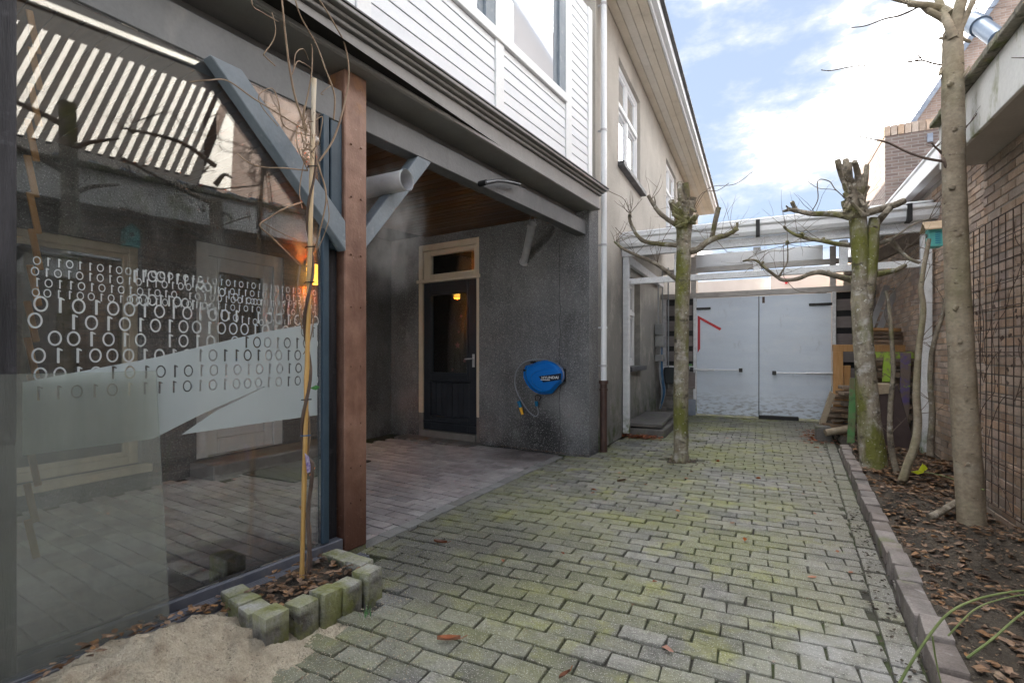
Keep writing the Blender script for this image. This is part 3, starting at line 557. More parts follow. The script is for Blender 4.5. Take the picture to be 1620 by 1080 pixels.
def inside(u, z, poly):
    c = False; k = len(poly); j_ = k-1
    for i in range(k):
        a, b_ = poly[i], poly[j_]
        if (a[1] > z) != (b_[1] > z) and u < (b_[0]-a[0])*(z-a[1])/(b_[1]-a[1])+a[0]: c = not c
        j_ = i
    return c
def film_glyphs(name, glyphs, mat, n, parent, label=None, kind=None):
    mb = MB()
    for o_, h_ in glyphs:
        if h_: k = len(o_); mb.add([BAY.P(u, n, z) for u, z in o_+h_], [(i, (i+1) % k, (i+1) % k+k, i+k) for i in range(k)])
        else: mb.add([BAY.P(u, n, z) for u, z in o_], [tuple(range(len(o_)))])
    o = mb.build(name, mat, parent, label=label, kind=kind); return o
def film_cut(name, poly, glyphs, mat, n, parent, label=None):
    """a sheet of film with glyphs cut out of it"""
    from mathutils.geometry import delaunay_2d_cdt
    vs = []; es = []
    for pts in [poly]+[g_ for q in glyphs for g_ in q if g_]:
        b_ = len(vs); k = len(pts); vs += [Vector(q) for q in pts]; es += [(b_+i, b_+(i+1) % k) for i in range(k)]
    v2, _, f2, *_ = delaunay_2d_cdt(vs, es, [], 0, 1e-6); bb = [(min(u for u, z in o_)-1e-4, max(u for u, z in o_)+1e-4, min(z for u, z in o_)-1e-4, max(z for u, z in o_)+1e-4, o_, h_) for o_, h_ in glyphs]
    fs = []
    for f in f2:
        cu = sum(v2[i].x for i in f)/len(f); cz_ = sum(v2[i].y for i in f)/len(f)
        if not inside(cu, cz_, poly): continue
        if any(a < cu < b_ and c_ < cz_ < d_ and inside(cu, cz_, o_) and not (h_ and inside(cu, cz_, h_)) for a, b_, c_, d_, o_, h_ in bb): continue
        fs.append(tuple(f))
    mb = MB(); mb.add([BAY.P(v.x, n, v.y) for v in v2], fs); return mb.build(name, mat, parent, label=label)
gu0, gu1 = uu(0.825), -0.325
def top_of_band(u): return 1.053 + (u-gu0)/(gu1-gu0)*0.255
rows = [(1.478, 0.030, 0.030), (1.440, 0.031, 0.031), (1.402, 0.031, 0.031), (1.366, 0.030, 0.031), (1.327, 0.056, 0.053), (1.268, 0.056, 0.053), (1.207, 0.055, 0.053), (1.145, 0.054, 0.053), (1.078, 0.052, 0.053), (1.012, 0.050, 0.053)]
printed = []; cut = []; stray = []
bandp = [(gu0, 1.053), (uu(1.228), 1.137), (uu(1.686), 1.258), (gu1, 1.318), (gu1, 0.822), (uu(1.322), 0.806), (uu(1.464), 0.894), (uu(1.725), 1.003), (uu(1.411), 0.889), (uu(1.216), 0.803), (gu0, 0.800)]
for zr, h, pt in rows:
    for o_, hole in digits(gu0+0.03+R.uniform(0, .02), gu1-0.01, zr, h, pt, 0.02):
        if all(inside(u, z, bandp) for u, z in o_): cut.append((o_, hole))
        else: printed.append((o_, hole))
for k in range(24):                                              # reflection of the rows in a second pane, drawn as wandering film digits
    u = gu0+0.33+k*0.031
    for zz, am in ((1.462, 0.02), (1.365, 0.02)):
        stray += digits(u, u+0.01, zz-0.06*(k/24)+am*math.sin(k*0.3), 0.05-0.026*k/24, 0.1)
film_glyphs('printed_digits', printed, f_digit, -0.0185, gs, 'rows of mirrored white zeros and ones printed on the glass', 'stuff')
film_glyphs('reflected_digits', stray, f_digit, -0.0178, gs, 'reflection of the digits in a second pane, drawn as smaller wandering rows', 'stuff')
film_cut('frosted_band', bandp, cut, f_frost, -0.0180, gs, 'frosted band across the glass with digits cut out of it')
# wooden chips chain inside the glass edge
cz = 2.36; k = 0
ch = MB()
chain = T('wooden_chain', 'hanging chain of small orange wooden slats behind the left edge of the glass', 'decoration', BAY.P(uu(0.86), -0.08, 0.5))
while cz > 0.55:
    u = uu(0.862)+0.006*math.sin(k*1.3); MB().beam(BAY.P(u-0.013, -0.05, cz), BAY.P(u+0.011, -0.05, cz-0.142), 0.008, 0.020, up=BAY.d).build('slat', m_orange, chain, 0.002)
    cz -= 0.128; k += 1
# loose dirty glass sheet in front
lg = MB(); p0, p1 = uu(0.3), uu(1.213)
lg.hexa([BAY.P(p0, 0.05, -0.04), BAY.P(uu(1.252), 0.05, -0.04), BAY.P(uu(1.252), 0.058, -0.04), BAY.P(p0, 0.058, -0.04), BAY.P(p0, 0.012, 1.083), BAY.P(p1, 0.012, 1.083), BAY.P(p1, 0.020, 1.083), BAY.P(p0, 0.020, 1.083)])
tag(lg.build('glass_sheet', g_lean), 'dirty loose sheet of glass leaning against the lower left of the glass screen', 'glass sheet')
# dark door with transom in the side wall
def door_px(px, py): return REEL.px(px, py)
MB().fb(REEL, DU0, DU0+0.055, -0.12, -0.01, 0.33, DZ1).fb(REEL, DU1-0.075, DU1, -0.12, -0.01, 0.33, DZ1).fb(REEL, DU0+0.055, DU1-0.075, -0.12, -0.01, DZ1-0.085, DZ1).fb(REEL, DU0-0.02, DU1+0.02, -0.12, 0.012, 2.14, 2.185).build('door_frame', m_cream, house, 0.005)
MB().fb(REEL, DU0, DU0+0.055, -0.12, -0.012, 0.0, 0.328).fb(REEL, DU1-0.075, DU1, -0.12, -0.012, 0.0, 0.328).fb(REEL, DU0+0.055, DU1-0.075, -0.14, 0.02, -0.02, 0.10).build('door_plinth', m_step, house, 0.004)
tw = MB().holes(REEL, DU0+0.057, DU1-0.077, 2.187, DZ1-0.087, -0.11, -0.04, [(DU0+0.115, DU1-0.20, 2.255, DZ1-0.15)]).build('transom_window', m_cream, house, 0.006)
MB().fb(REEL, DU0+0.112, DU1-0.197, -0.08, -0.075, 2.252, DZ1-0.147).build('pane', g_pane, tw)
d0, d1 = DU0+0.058, DU1-0.079
gp = (d0+0.17, d1-0.14, 0.90, 1.965)
dr = MB().holes(REEL, d0, d1, 0.105, 2.137, -0.09, -0.035, [gp, (d0+0.14, d1-0.12, 0.30, 0.76)]).build('door', m_dkdoor, house, 0.006, label='dark navy porch door with glass upper half')
MB().fb(REEL, gp[0]-0.005, gp[1]+0.005, -0.066, -0.060, gp[2]-0.005, gp[3]+0.005).build('pane', g_pane, dr)
MB().holes(REEL, gp[0]-0.03, gp[1]+0.03, gp[2]-0.03, gp[3]+0.03, -0.034, -0.022, [gp]).build('bead', m_dkdoor, dr, 0.003)
for k in range(7):
    a = d0+0.142+k*(d1-d0-0.264)/7; MB().fb(REEL, a+0.003, a+(d1-d0-0.264)/7-0.003, -0.085, -0.052, 0.302, 0.758).build('door_board', m_dkdoor, dr, 0.004)
MB().fb(REEL, d0+0.10, d1-0.1, -0.034, -0.018, 0.775, 0.80).build('door_rail', m_dkdoor, dr, 0.004); MB().fb(REEL, d0+0.02, d1-0.02, -0.034, -0.005, 0.20, 0.235).build('door_rail', m_dkdoor, dr, 0.004)
hd = MB().fb(REEL, d0+0.04, d0+0.075, -0.034, -0.026, 0.98, 1.15); hd.tube([REEL.P(d0+0.057, -0.03, 1.09), REEL.P(d0+0.057, 0.02, 1.09), REEL.P(d0+0.16, 0.022, 1.085)], 0.009); hd.build('handle', m_alu, dr, smooth=True)
MB().fb(REEL, DU0-0.1, DU1+0.1, -0.6, -0.55, 0.0, 2.75).build('hall_back', m_osb, house)
# star and flower stickers and dark plants behind the door glass
st = T('window_plants', 'dark pot plants with pink star stickers behind the porch door glass', 'plants', REEL.P(2.1, -0.2, 0.9))
pm = MB()
for k in range(26):
    u = d0+0.2+R.random()*0.55; z0_ = 0.86; pm.tube([REEL.P(u, -0.16-R.random()*0.1, z0_), REEL.P(u+R.uniform(-.06, .06), -0.2, z0_+R.uniform(0.12, 0.34))], [0.035, 0.012], 5)
pm.tube([REEL.P(d0+0.25, -0.2, 0.86), REEL.P(d0+0.27, -0.2, 1.5), REEL.P(d0+0.23, -0.2, 1.72)], [0.1, 0.07, 0.02], 7)
pm.build('foliage', m_dark, st)
m_star = M('pink_sticker', (0.5, 0.13, 0.17), (0.6, 0.18, 0.2), 5, 0.6, 0)
for (u, z, r_) in ((d0+0.36, 1.27, 0.05), (d0+0.24, 1.06, 0.03), (d0+0.66, 1.03, 0.025), (d0+0.30, 1.66, 0.03), (d0+0.45, 0.94, 0.025), (d0+0.34, 1.45, 0.02)):
    MB().prism(REEL, [(u+(r_ if i % 2 == 0 else r_*0.45)*math.sin(i*math.pi/5), z+(r_ if i % 2 == 0 else r_*0.45)*math.cos(i*math.pi/5)) for i in range(10)], -0.070, -0.0675).build('star', m_star, st)
hl_p = REEL.P(REEL.px(722, 465, -0.32)[0], -0.32, REEL.px(722, 465, -0.32)[1])  # lamp added behind the door glass to imitate the porch lamp's reflection
refl_lamp = T('reflection_lamp', 'added amber lamp behind the dark door glass, imitating the porch lamp reflection', 'lamp', hl_p)
MB().tube([hl_p-Vector((0, 0, .065)), hl_p+Vector((0, 0, .065))], [0.045, 0.05], 14, cap=False).build('lamp_shade', glow('reflection_lamp_glow', (1.0, 0.45, 0.06), 0.5), refl_lamp, smooth=True)
MB().tube([hl_p+Vector((0, 0, .066)), hl_p+Vector((0, 0, .5))], 0.006, 6).build('cord', m_iron, refl_lamp)
hll = bpy.data.lights.new('reflection_lamp_light', 'POINT'); hll.energy = 1.3; hll.color = (1, 0.55, 0.2); hll.shadow_soft_size = 0.01  # added point light that warms the hall behind the pane
hlo = bpy.data.objects.new('reflection_lamp_light', hll); COL.objects.link(hlo); hlo.parent = refl_lamp; hlo.location = Vector((0, 0, 0))
# threshold arc of bricks in front of the door
th = MB().fb(REEL, DU0-0.05, DU1+0.2, 0.0, 0.22, -0.03, 0.012).build('door_threshold', m_step, house)
for k in range(17): MB().fb(REEL, DU0-0.04+k*0.075, DU0-0.04+k*0.075+0.068, 0.222, 0.31, -0.03, 0.014+R.uniform(0, .006)).build('threshold_brick', m_kerb, th, 0.005)
# white door and window in the porch back wall
wf = MB().holes(PORCH, WD[0], WD[1], WD[2], WD[3], -0.14, -0.02, [(WD[0]+0.13, WD[1]-0.11, WD[2]+0.001, WD[3]-0.12)]).build('white_door_frame', m_white, house, 0.005)
e0, e1 = WD[0]+0.133, WD[1]-0.113
wdr = MB().holes(PORCH, e0, e1, WD[2]+0.01, WD[3]-0.123, -0.09, -0.04, [(e0+0.12, e1-0.12, 1.05, 1.98), (e0+0.1, e1-0.1, 0.30, 0.85)]).build('white_door', m_white, house, 0.005)
MB().fb(PORCH, e0+0.1, e1-0.1, -0.085, -0.055, 0.30, 0.85).build('door_panel', m_white, wdr, 0.012)
MB().fb(PORCH, e0+0.115, e1-0.115, -0.07, -0.066, 1.045, 1.985).build('pane', g_pane, wdr)
MB().fb(PORCH, e0+0.05, e1-0.05, -0.24, -0.2, 1.0, 2.05).build('curtain', m_osb, wdr)
pw = window(PORCH, *WW, house, m_cream, 0.07, sill=0.08, depth=0.05, sillmat=m_cream)
MB().box(-4.82, -4.46, 2.95, 4.55, -0.03, 0.13).build('porch_step', m_step, house, 0.01)
tag(MB().box(-4.42, -3.72, 3.2, 4.2, 0.002, 0.016).build('doormat', m_doormat, None, 0.004), 'dark rectangular doormat on the porch pavers before the white door', 'doormat')
tag(MB().fb(BAY, uu(1.56), uu(1.66), -0.28, -0.12, -0.01, 0.16).build('concrete_block', m_stone, None, 0.008), 'small upright concrete block just behind the glass screen on the porch', 'block')
# porch wall lamp
lp = onX(498, 433, -4.70)
lamp = T('wall_lamp', 'lit amber wall lamp on the porch wall beside the white door', 'wall lamp', (-4.83, lp.y, lp.z))
MB().box(-4.835, -4.80, lp.y-0.035, lp.y+0.035, lp.z+0.1, lp.z+0.16).build('bracket', m_iron, lamp)
MB().tube([(-4.74, lp.y, lp.z-0.12), (-4.74, lp.y, lp.z+0.11)], [0.06, 0.07], 14, cap=False).build('lamp_shade', glow('lit_amber_glass', (1.0, 0.45, 0.06), 0.42), lamp, smooth=True)
MB().tube([(-4.80, lp.y, lp.z+0.13), (-4.74, lp.y, lp.z+0.115)], 0.012).build('arm', m_iron, lamp)
pl = bpy.data.lights.new('porch_lamp_light', 'POINT'); pl.energy = 1.6; pl.color = (1, 0.6, 0.22); pl.shadow_soft_size = 0.012
plo = bpy.data.objects.new('porch_lamp_light', pl); COL.objects.link(plo); plo.parent = lamp; plo.location = (0.09, 0, 0.0)
# flue pipe with steam
fl = T('flue_pipe', 'white flue pipe stub blowing steam beside the rusty column', 'pipe', BAY.P(0.1, -0.1, 2.2))
b_ = onY(643, 285, 2.55); a_ = b_+Vector((-0.42, 0.01, 0.0))
tb = MB(); tb.tube([a_, b_], 0.064, 24, cap=False); tb.tube([b_, a_], 0.060, 24, cap=False); tb.build('pipe', m_zinc, fl, smooth=True)
dd_ = (b_-a_).normalized(); MB().tube([b_-dd_*0.004, b_+dd_*0.003], 0.068, 24, cap=False).tube([b_+dd_*0.003, b_-dd_*0.004], 0.061, 24, cap=False).build('rim', m_white, fl, smooth=True)
sv = bpy.data.materials.new('steam'); sv.use_nodes = True; t = sv.node_tree; t.nodes.clear()
o_ = t.nodes.new('ShaderNodeOutputMaterial'); pv = t.nodes.new('ShaderNodeVolumePrincipled'); pv.inputs['Color'].default_value = (0.95, 0.95, 0.95, 1); pv.inputs['Anisotropy'].default_value = 0.1
tc = t.nodes.new('ShaderNodeTexCoord'); nz = t.nodes.new('ShaderNodeTexNoise'); nz.inputs['Scale'].default_value = 3.6; nz.inputs['Detail'].default_value = 3
gd = t.nodes.new('ShaderNodeVectorMath'); gd.operation = 'LENGTH'; fall = t.nodes.new('ShaderNodeMapRange'); fall.inputs['From Min'].default_value = 1.0; fall.inputs['From Max'].default_value = 0.25
r2 = t.nodes.new('ShaderNodeMapRange'); r2.inputs['From Min'].default_value = 0.38; r2.inputs['From Max'].default_value = 0.72; r2.inputs['To Max'].default_value = 4.5
mm = t.nodes.new('ShaderNodeMath'); mm.operation = 'MULTIPLY'
t.links.new(tc.outputs['Object'], nz.inputs['Vector']); t.links.new(tc.outputs['Object'], gd.inputs[0]); t.links.new(gd.outputs['Value'], fall.inputs[0]); t.links.new(nz.outputs['Fac'], r2.inputs[0])
t.links.new(fall.outputs[0], mm.inputs[0]); t.links.new(r2.outputs[0], mm.inputs[1]); t.links.new(mm.outputs[0], pv.inputs['Density']); t.links.new(pv.outputs[0], o_.inputs['Volume'])
bm = bmesh.new(); bmesh.ops.create_icosphere(bm, subdivisions=3, radius=1.0); me = bpy.data.meshes.new('steam'); bm.to_mesh(me); bm.free(); me.materials.append(sv)
stm = bpy.data.objects.new('steam', me); COL.objects.link(stm); stm.location = BAY.P(0.45, -0.3, 2.03); stm.scale = (0.30, 0.30, 0.55); stm['kind'] = 'stuff'; stm['label'] = 'wisp of steam drifting under the flue pipe'
# second pipe hung by wire, door-closer-like handle on beam
hp = T('hanging_pipe', 'grey pipe stub sticking out of the stucco wall, hung by a wire from the beam', 'pipe', REEL.P(0.82, 0.1, 2.4))
pa = REEL.P(*[(q[0]) for q in [REEL.px(829, 415)]], 0.0, REEL.px(829, 415)[1]); pb = REEL.P(REEL.px(842, 355, 0.42)[0], 0.42, REEL.px(842, 355, 0.42)[1])
q_ = MB(); q_.tube([pa, pb], 0.044, 16, cap=False); q_.tube([pb, pa], 0.036, 16, cap=False); q_.build('pipe', m_zinc, hp, smooth=True)
dd_ = (pb-pa).normalized(); MB().tube([pb-dd_*0.04, pb], 0.05, 16, cap=False).tube([pb, pb-dd_*0.04], 0.043, 16, cap=False).build('collar', m_zinc, hp, smooth=True); MB().tube([pa, pa+dd_*0.02], 0.06, 14).build('wall_flange', m_zinc, hp, smooth=True)
MB().tube([pb+Vector((-.04, 0, .02)), pb+Vector((0.0, 0.02, .17)), pb+Vector((.04, 0, .02))], 0.004, 5).build('wire', m_cable, hp)
m_grip = M('dark_grey_metal', (0.06, 0.063, 0.07), (0.10, 0.105, 0.115), 6, 0.35, 0.05, 40, metal=0.4)
hl = T('pull_handle', 'slim black and silver curved handle fixed under the dark front beam', 'handle', BAY.P(1.4, 0.0, 2.52))
h0 = BAY.P(BAY.px(768, 289, 0.0)[0], 0.0, BAY.px(768, 289, 0.0)[1]); h1 = BAY.P(BAY.px(822, 292, 0.0)[0], 0.0, BAY.px(822, 292, 0.0)[1])
mid = (h0+h1)/2+Vector((0, 0, 0.02)); MB().tube([h0-BAY.n*0.06, h0, h0*0.7+h1*0.3+Vector((0, 0, .02)), mid, h1*0.8+h0*.2+Vector((0, 0, .012)), h1, h1-Vector((0, 0, .015))], [0.02, 0.018, 0.014, 0.013, 0.014, 0.016, 0.01], 10).build('grip', m_grip, hl, smooth=True)
MB().tube([h0-BAY.n*0.062, h0+BAY.n*0.01], 0.022, 10).build('mount', m_blk, hl)

# hose reel
rl = T('hose_reel', 'blue wall-mounted hose reel with grey hose and yellow nozzle on the stucco wall', 'hose reel', REEL.P(0.58, 0, 0.85))
def rp(x, y, off=0.1): return REEL.px(800+x/9, 550+y/9, off)
OUT = [(262, 330), (290, 255), (390, 225), (470, 195), (575, 172), (640, 182), (720, 225), (785, 285), (812, 350), (815, 430), (790, 490), (745, 530), (700, 590), (645, 655), (580, 664), (510, 660), (430, 635), (360, 585), (300, 510), (262, 420)]
bk = MB().prism(REEL, [rp(*p, 0.1) for p in OUT], 0.05, 0.12); bk.build('case', m_reel, rl, 0.012, True, seg=2)
MB().prism(REEL, [rp(*p, 0.15) for p in OUT], 0.12, 0.175, 0.16).build('front_shell', m_reel, rl, 0.012, True, seg=3)
MB().prism(REEL, [rp(*p, 0.19) for p in [(345, 395), (420, 330), (560, 290), (720, 290), (775, 330), (785, 470), (720, 520), (640, 610), (560, 630), (450, 590), (370, 500)]], 0.172, 0.196, 0.08).build('raised_panel', m_reel, rl, 0.01, True, seg=2)
MB().prism(REEL, [rp(*p, 0.197) for p in [(470, 405), (790, 362), (785, 455), (535, 492)]], 0.195, 0.199).build('label_plate', m_navy, rl)
MB().fb(REEL, rp(690, 447)[0], rp(560, 460)[0], 0.1992, 0.2005, rp(620, 464, .2)[1], rp(620, 452, .2)[1]).build('label_line', m_print, rl)
tcv = bpy.data.curves.new('lettering', 'FONT'); tcv.body = 'HYUNDAI'; tcv.size = 0.047; tcv.align_x = 'CENTER'; tcv.extrude = 0.0005; tcv.offset = 0.0012
to = bpy.data.objects.new('lettering', tcv); COL.objects.link(to); tme = bpy.data.meshes.new_from_object(to.evaluated_get(bpy.context.evaluated_depsgraph_get())); bpy.data.objects.remove(to)
tu, tz = rp(630, 440, 0.2)
for v in tme.vertices: v.co = REEL.P(tu - v.co.x*1.05 , 0.2+v.co.z*0.3, tz + v.co.y*0.85+ v.co.x*0.04)
tme.materials.clear(); tme.materials.append(m_print)
for o_me in (tme,):
    lo = bpy.data.objects.new('lettering', o_me); COL.objects.link(lo); lo.parent = rl; lo.location = -rl.location; lo['label'] = 'white capital letters HYUNDAI'
MB().fb(REEL, rp(850, 300, 0.02)[0], rp(800, 300, 0.02)[0], 0.0, 0.06, rp(850, 480, 0.02)[1], rp(850, 300, 0.02)[1]).build('bracket', m_blk, rl, 0.004)
MB().fb(REEL, rp(420, 300, 0.05)[0], rp(290, 300, 0.05)[0], 0.02, 0.125, rp(350, 340, .05)[1], rp(350, 300, .05)[1]).build('hose_slot', m_blk, rl, 0.01)
MB().fb(REEL, rp(415, 200, 0.1)[0], rp(360, 200, 0.1)[0], 0.07, 0.12, rp(350, 225, .1)[1], rp(350, 190, .1)[1]).build('latch', m_blk, rl, 0.004)
def R3(x, y, n): u, z = rp(x, y, n); return REEL.P(u, n, z)
def smooth_path(pts, k=5):
    out_ = []; P_ = [pts[0]]+list(pts)+[pts[-1]]
    for i in range(1, len(P_)-2):
        a, b_, c_, d_ = [Vector(q) for q in P_[i-1:i+3]]
        for j in range(k):
            t_ = j/k; out_.append(0.5*((2*b_)+(c_-a)*t_+(2*a-5*b_+4*c_-d_)*t_*t_+(3*b_-a-3*c_+d_)*t_**3))
    out_.append(Vector(pts[-1])); return out_
MB().tube(smooth_path([R3(575, 170, .13), R3(430, 165, .13), R3(260, 205, .13), R3(155, 330, .12), R3(130, 500, .1), R3(170, 650, .09), R3(250, 800, .08), R3(340, 920, .07), R3(425, 975, .06), R3(465, 920, .05), R3(440, 820, .05)]), 0.0075, 8).build('hose', m_hose, rl, smooth=True)
MB().tube(smooth_path([R3(600, 175, .14), R3(700, 210, .15), R3(800, 300, .16), R3(825, 400, .16), R3(800, 480, .15)]), 0.007, 8).build('hose', m_hose, rl, smooth=True)
MB().tube([R3(440, 830, .06), R3(435, 760, .06)], [0.018, 0.024], 10).build('connector', m_reelc, rl, smooth=True)
MB().tube(smooth_path([R3(435, 760, .06), R3(420, 700, .06), R3(450, 670, .06), R3(500, 700, .06), R3(480, 745, .06)]), 0.006, 6).build('ring', m_blk, rl, smooth=True)
MB().tube([R3(185, 760, .06), R3(215, 855, .06)], [0.026, 0.02], 10).build('connector', m_reelc, rl, smooth=True)
MB().tube([R3(212, 850, .06), R3(238, 950, .06)], [0.022, 0.017], 10).build('nozzle', m_yellow, rl, smooth=True)
# cracks scored into the stucco
ck = MB(); pts = [REEL.P(0.37+R.uniform(-.012, .012), 0.0015, z/20) for z in range(0, 50)]
ck.tube(pts, 0.0026, 4); ck.build('wall_crack', m_blk, house)
# drainpipe
dp = T('drainpipe', 'white drainpipe with brown cast iron foot at the house corner', 'drainpipe', (-1.62, 5.86, 0))
MB().tube([(-1.64, 5.83, 0.83), (-1.64, 5.83, 5.6)], 0.035, 18).build('upper_pipe', m_pvc, dp, smooth=True)
MB().tube([(-1.64, 5.83, -0.02), (-1.64, 5.83, 0.72), (-1.64, 5.83, 0.722), (-1.64, 5.83, 0.745), (-1.64, 5.83, 0.747), (-1.64, 5.83, 0.80), (-1.64, 5.83, 0.802), (-1.64, 5.83, 0.84)], [0.042, 0.042, 0.05, 0.05, 0.042, 0.042, 0.056, 0.056], 18).build('lower_pipe', m_brown, dp, smooth=True)
for z in (1.0, 1.45, 2.42, 3.77, 5.25):
    MB().tube([(-1.64, 5.83, z), (-1.64, 5.83, z+0.026)], 0.041, 18).beam((-1.712, 5.83, z+0.013), (-1.66, 5.83, z+0.013), 0.02, 0.02).build('clamp', m_zinc if z != 1.45 else m_pvc, dp, smooth=True)

# ------------------------------------------------------------------ brick walls on the right
def brick_wall(F, u0, u1, z0, z1, base, limit, bl=0.205, bh=0.053, pu=0.215, pz=0.063):
    v = []
    for k in range(4):
        b = MB(); j = lambda: R.uniform(-.0025, .0025)
        c = [F.d*(sx*bl/2+j()) + F.n*(ny*0.010-0.005) + Vector((0, 0, sz*bh/2+j())) for ny in (-1, 1) for sx, sz in ((-1, -1), (1, -1), (1, 1), (-1, 1))]
        b.hexa(c); v.append(b)
    mes = [b.mesh('brick', m_brick, 0.003) for b in v]; sp_ = []
    nz = int((z1-z0)/pz)
    for r in range(nz):
        z = z0+pz*(r+0.5); u = u0-(r % 2)*pu/2
        while u < u1:
            a, b_ = max(u, u0), min(u+bl, u1)
            if b_-a > 0.03: sp_.append((F.P((a+b_)/2, 0, z), (b_-a)/bl))
            u += pu
    sp_.sort(key=lambda s: rank(s[0])); rest = MB()
    for i, (p, sc) in enumerate(sp_):
        p = p + F.n*R.uniform(-.002, .003)
        S3 = Vector((1, sc, 1)) if abs(F.d.y) > 0.5 else Vector((sc, 1, 1))
        if i < limit: inst('brick', mes[i % 4], base, p, scale=S3)
        else:
            q = v[i % 4]; rest.add([Vector((a*S3.x, b_*S3.y, c_))+p for a, b_, c_ in q.v], q.f)
    if rest.v: rest.build('brick', m_brick, base, kind='stuff')
nb = T('neighbour_house', 'brick neighbour building at right with mossy white fascia overhang', 'building', (1.9, 3, 0))
MB().box(1.472, 1.7, -4.0, 4.79, -0.1, 2.56).build('mortar', m_mortar, nb)
brick_wall(NEAR, 1.6, 4.79, 0.0, 2.52, nb, 300)
MB().box(1.703, 6.0, -4.0, 4.79, -0.1, 3.0).build('building_core', m_mortar, nb)
MB().box(1.235, 2.2, -4.0, 4.775, 2.522, 2.55).build('soffit', m_soffit, nb)
MB().box(1.21, 1.234, -4.0, 4.78, 2.515, 2.84).build('fascia', m_fascia, nb, 0.004)
eg = MB()
for k in range(44): y = -4.0+k*0.2; eg.box(1.155, 1.40, y, y+0.2, 2.842, 2.875+R.uniform(0, .018))
eg.build('roof_edge', m_edge, nb, 0.006)
MB().box(1.401, 6.0, -4.0, 4.78, 2.80, 2.89).build('flat_roof', m_lead, nb)
for k in range(14):
    MB().beam((1.34, 4.7-k*0.24, 2.90), (1.34, 4.52-k*0.24, 2.93), 0.16, 0.02).build('roof_tile', m_bluetile, nb)
# upper storey behind, with sunlit battens (seen only mirrored in the glass)
m_farbrick0 = M('dull_brick', (0.17, 0.13, 0.115), (0.24, 0.19, 0.165), 5, 0.9, 0.4, 60)
us = T('batten_facade', 'dark upper storey clad with sloping white battens above the neighbour roof', 'building', (3.2, 2, 2.9))
MB().box(2.52, 5.5, -3.0, 3.02, 2.895, 5.15).build('storey', m_blk, us)
for k in range(26):
    y = 0.1+k*0.108; MB().prism(Frame((2.515, 0, 0), (0, 1, 0), (-1, 0, 0)), [(y, 3.4), (y+0.047, 3.4), (y+0.047+0.40, 4.56), (y+0.40, 4.56)], 0.0, 0.03).build('batten', m_batten, us)
MB().box(2.46, 2.515, -3.0, 3.45, 4.80, 4.86).build('ridge_strip', m_batten, us)
MB().prism(Frame((2.45, 0, 0), (0, 1, 0), (-1, 0, 0)), [(2.93, 3.30), (3.30, 3.30), (3.36, 4.62)], 0.0, 0.04).build('gable_panel', m_batten, us)
MB().box(3.3, 5.5, 3.45, 8.0, 0.0, 6.4).build('side_house', m_farbrick0, us)
fw = T('garden_wall', 'tall brick side wall behind the trees with white gutter on top', 'wall', (1.85, 7.5, 0))
MB().box(1.752, 2.1, 4.80, 12.0, -0.1, 3.02).build('mortar', m_mortar, fw)
brick_wall(FARW, 4.80, 11.9, 0.0, 2.98, fw, 300)
MB().box(1.665, 2.1, 4.81, 12.0, 3.022, 3.05).build('soffit', m_soffit, fw)
gt = MB(); gt.prism(Frame((0, 4.815, 0), (1, 0, 0), (0, 1, 0)), [(1.57, 3.0), (1.66, 3.0), (1.66, 3.16), (1.645, 3.16), (1.645, 3.03), (1.60, 3.03), (1.59, 3.10), (1.585, 3.19), (1.545, 3.19), (1.545, 3.165), (1.56, 3.15), (1.56, 3.08)], 0, 7.2)
gt.build('gutter', m_pvc, fw, 0.004)
MB().prism(Frame((0, 4.82, 0), (1, 0, 0), (0, 1, 0)), [(1.665, 3.17), (1.665, 3.06), (4.0, 3.06), (4.0, 3.6)], 0, 7.1).build('roof', m_roof, fw)
# flue on the roof
cf = T('roof_flue', 'blue-grey metal elbow flue sticking out over the mossy roof edge', 'flue', (1.6, 5.0, 3.2))
c1 = onX(1580, 62, 1.62); c2 = onX(1552, 42, 1.62); c3 = onX(1535, 34, 1.62)
m_flue = M('blue_grey_metal', (0.10, 0.14, 0.20), (0.15, 0.2, 0.27), 6, 0.45, 0.1, 40, metal=0.3)
MB().tube([c1+Vector((0.2, -0.08, -0.26)), c1+Vector((0.04, -.02, -0.1)), c1], [0.085, 0.085, 0.075], 16).tube([c1, c2], 0.062, 16).build('pipe', m_flue, cf, smooth=True)
MB().tube([c2, c3], 0.075, 16).build('cap', m_flue, cf, smooth=True)
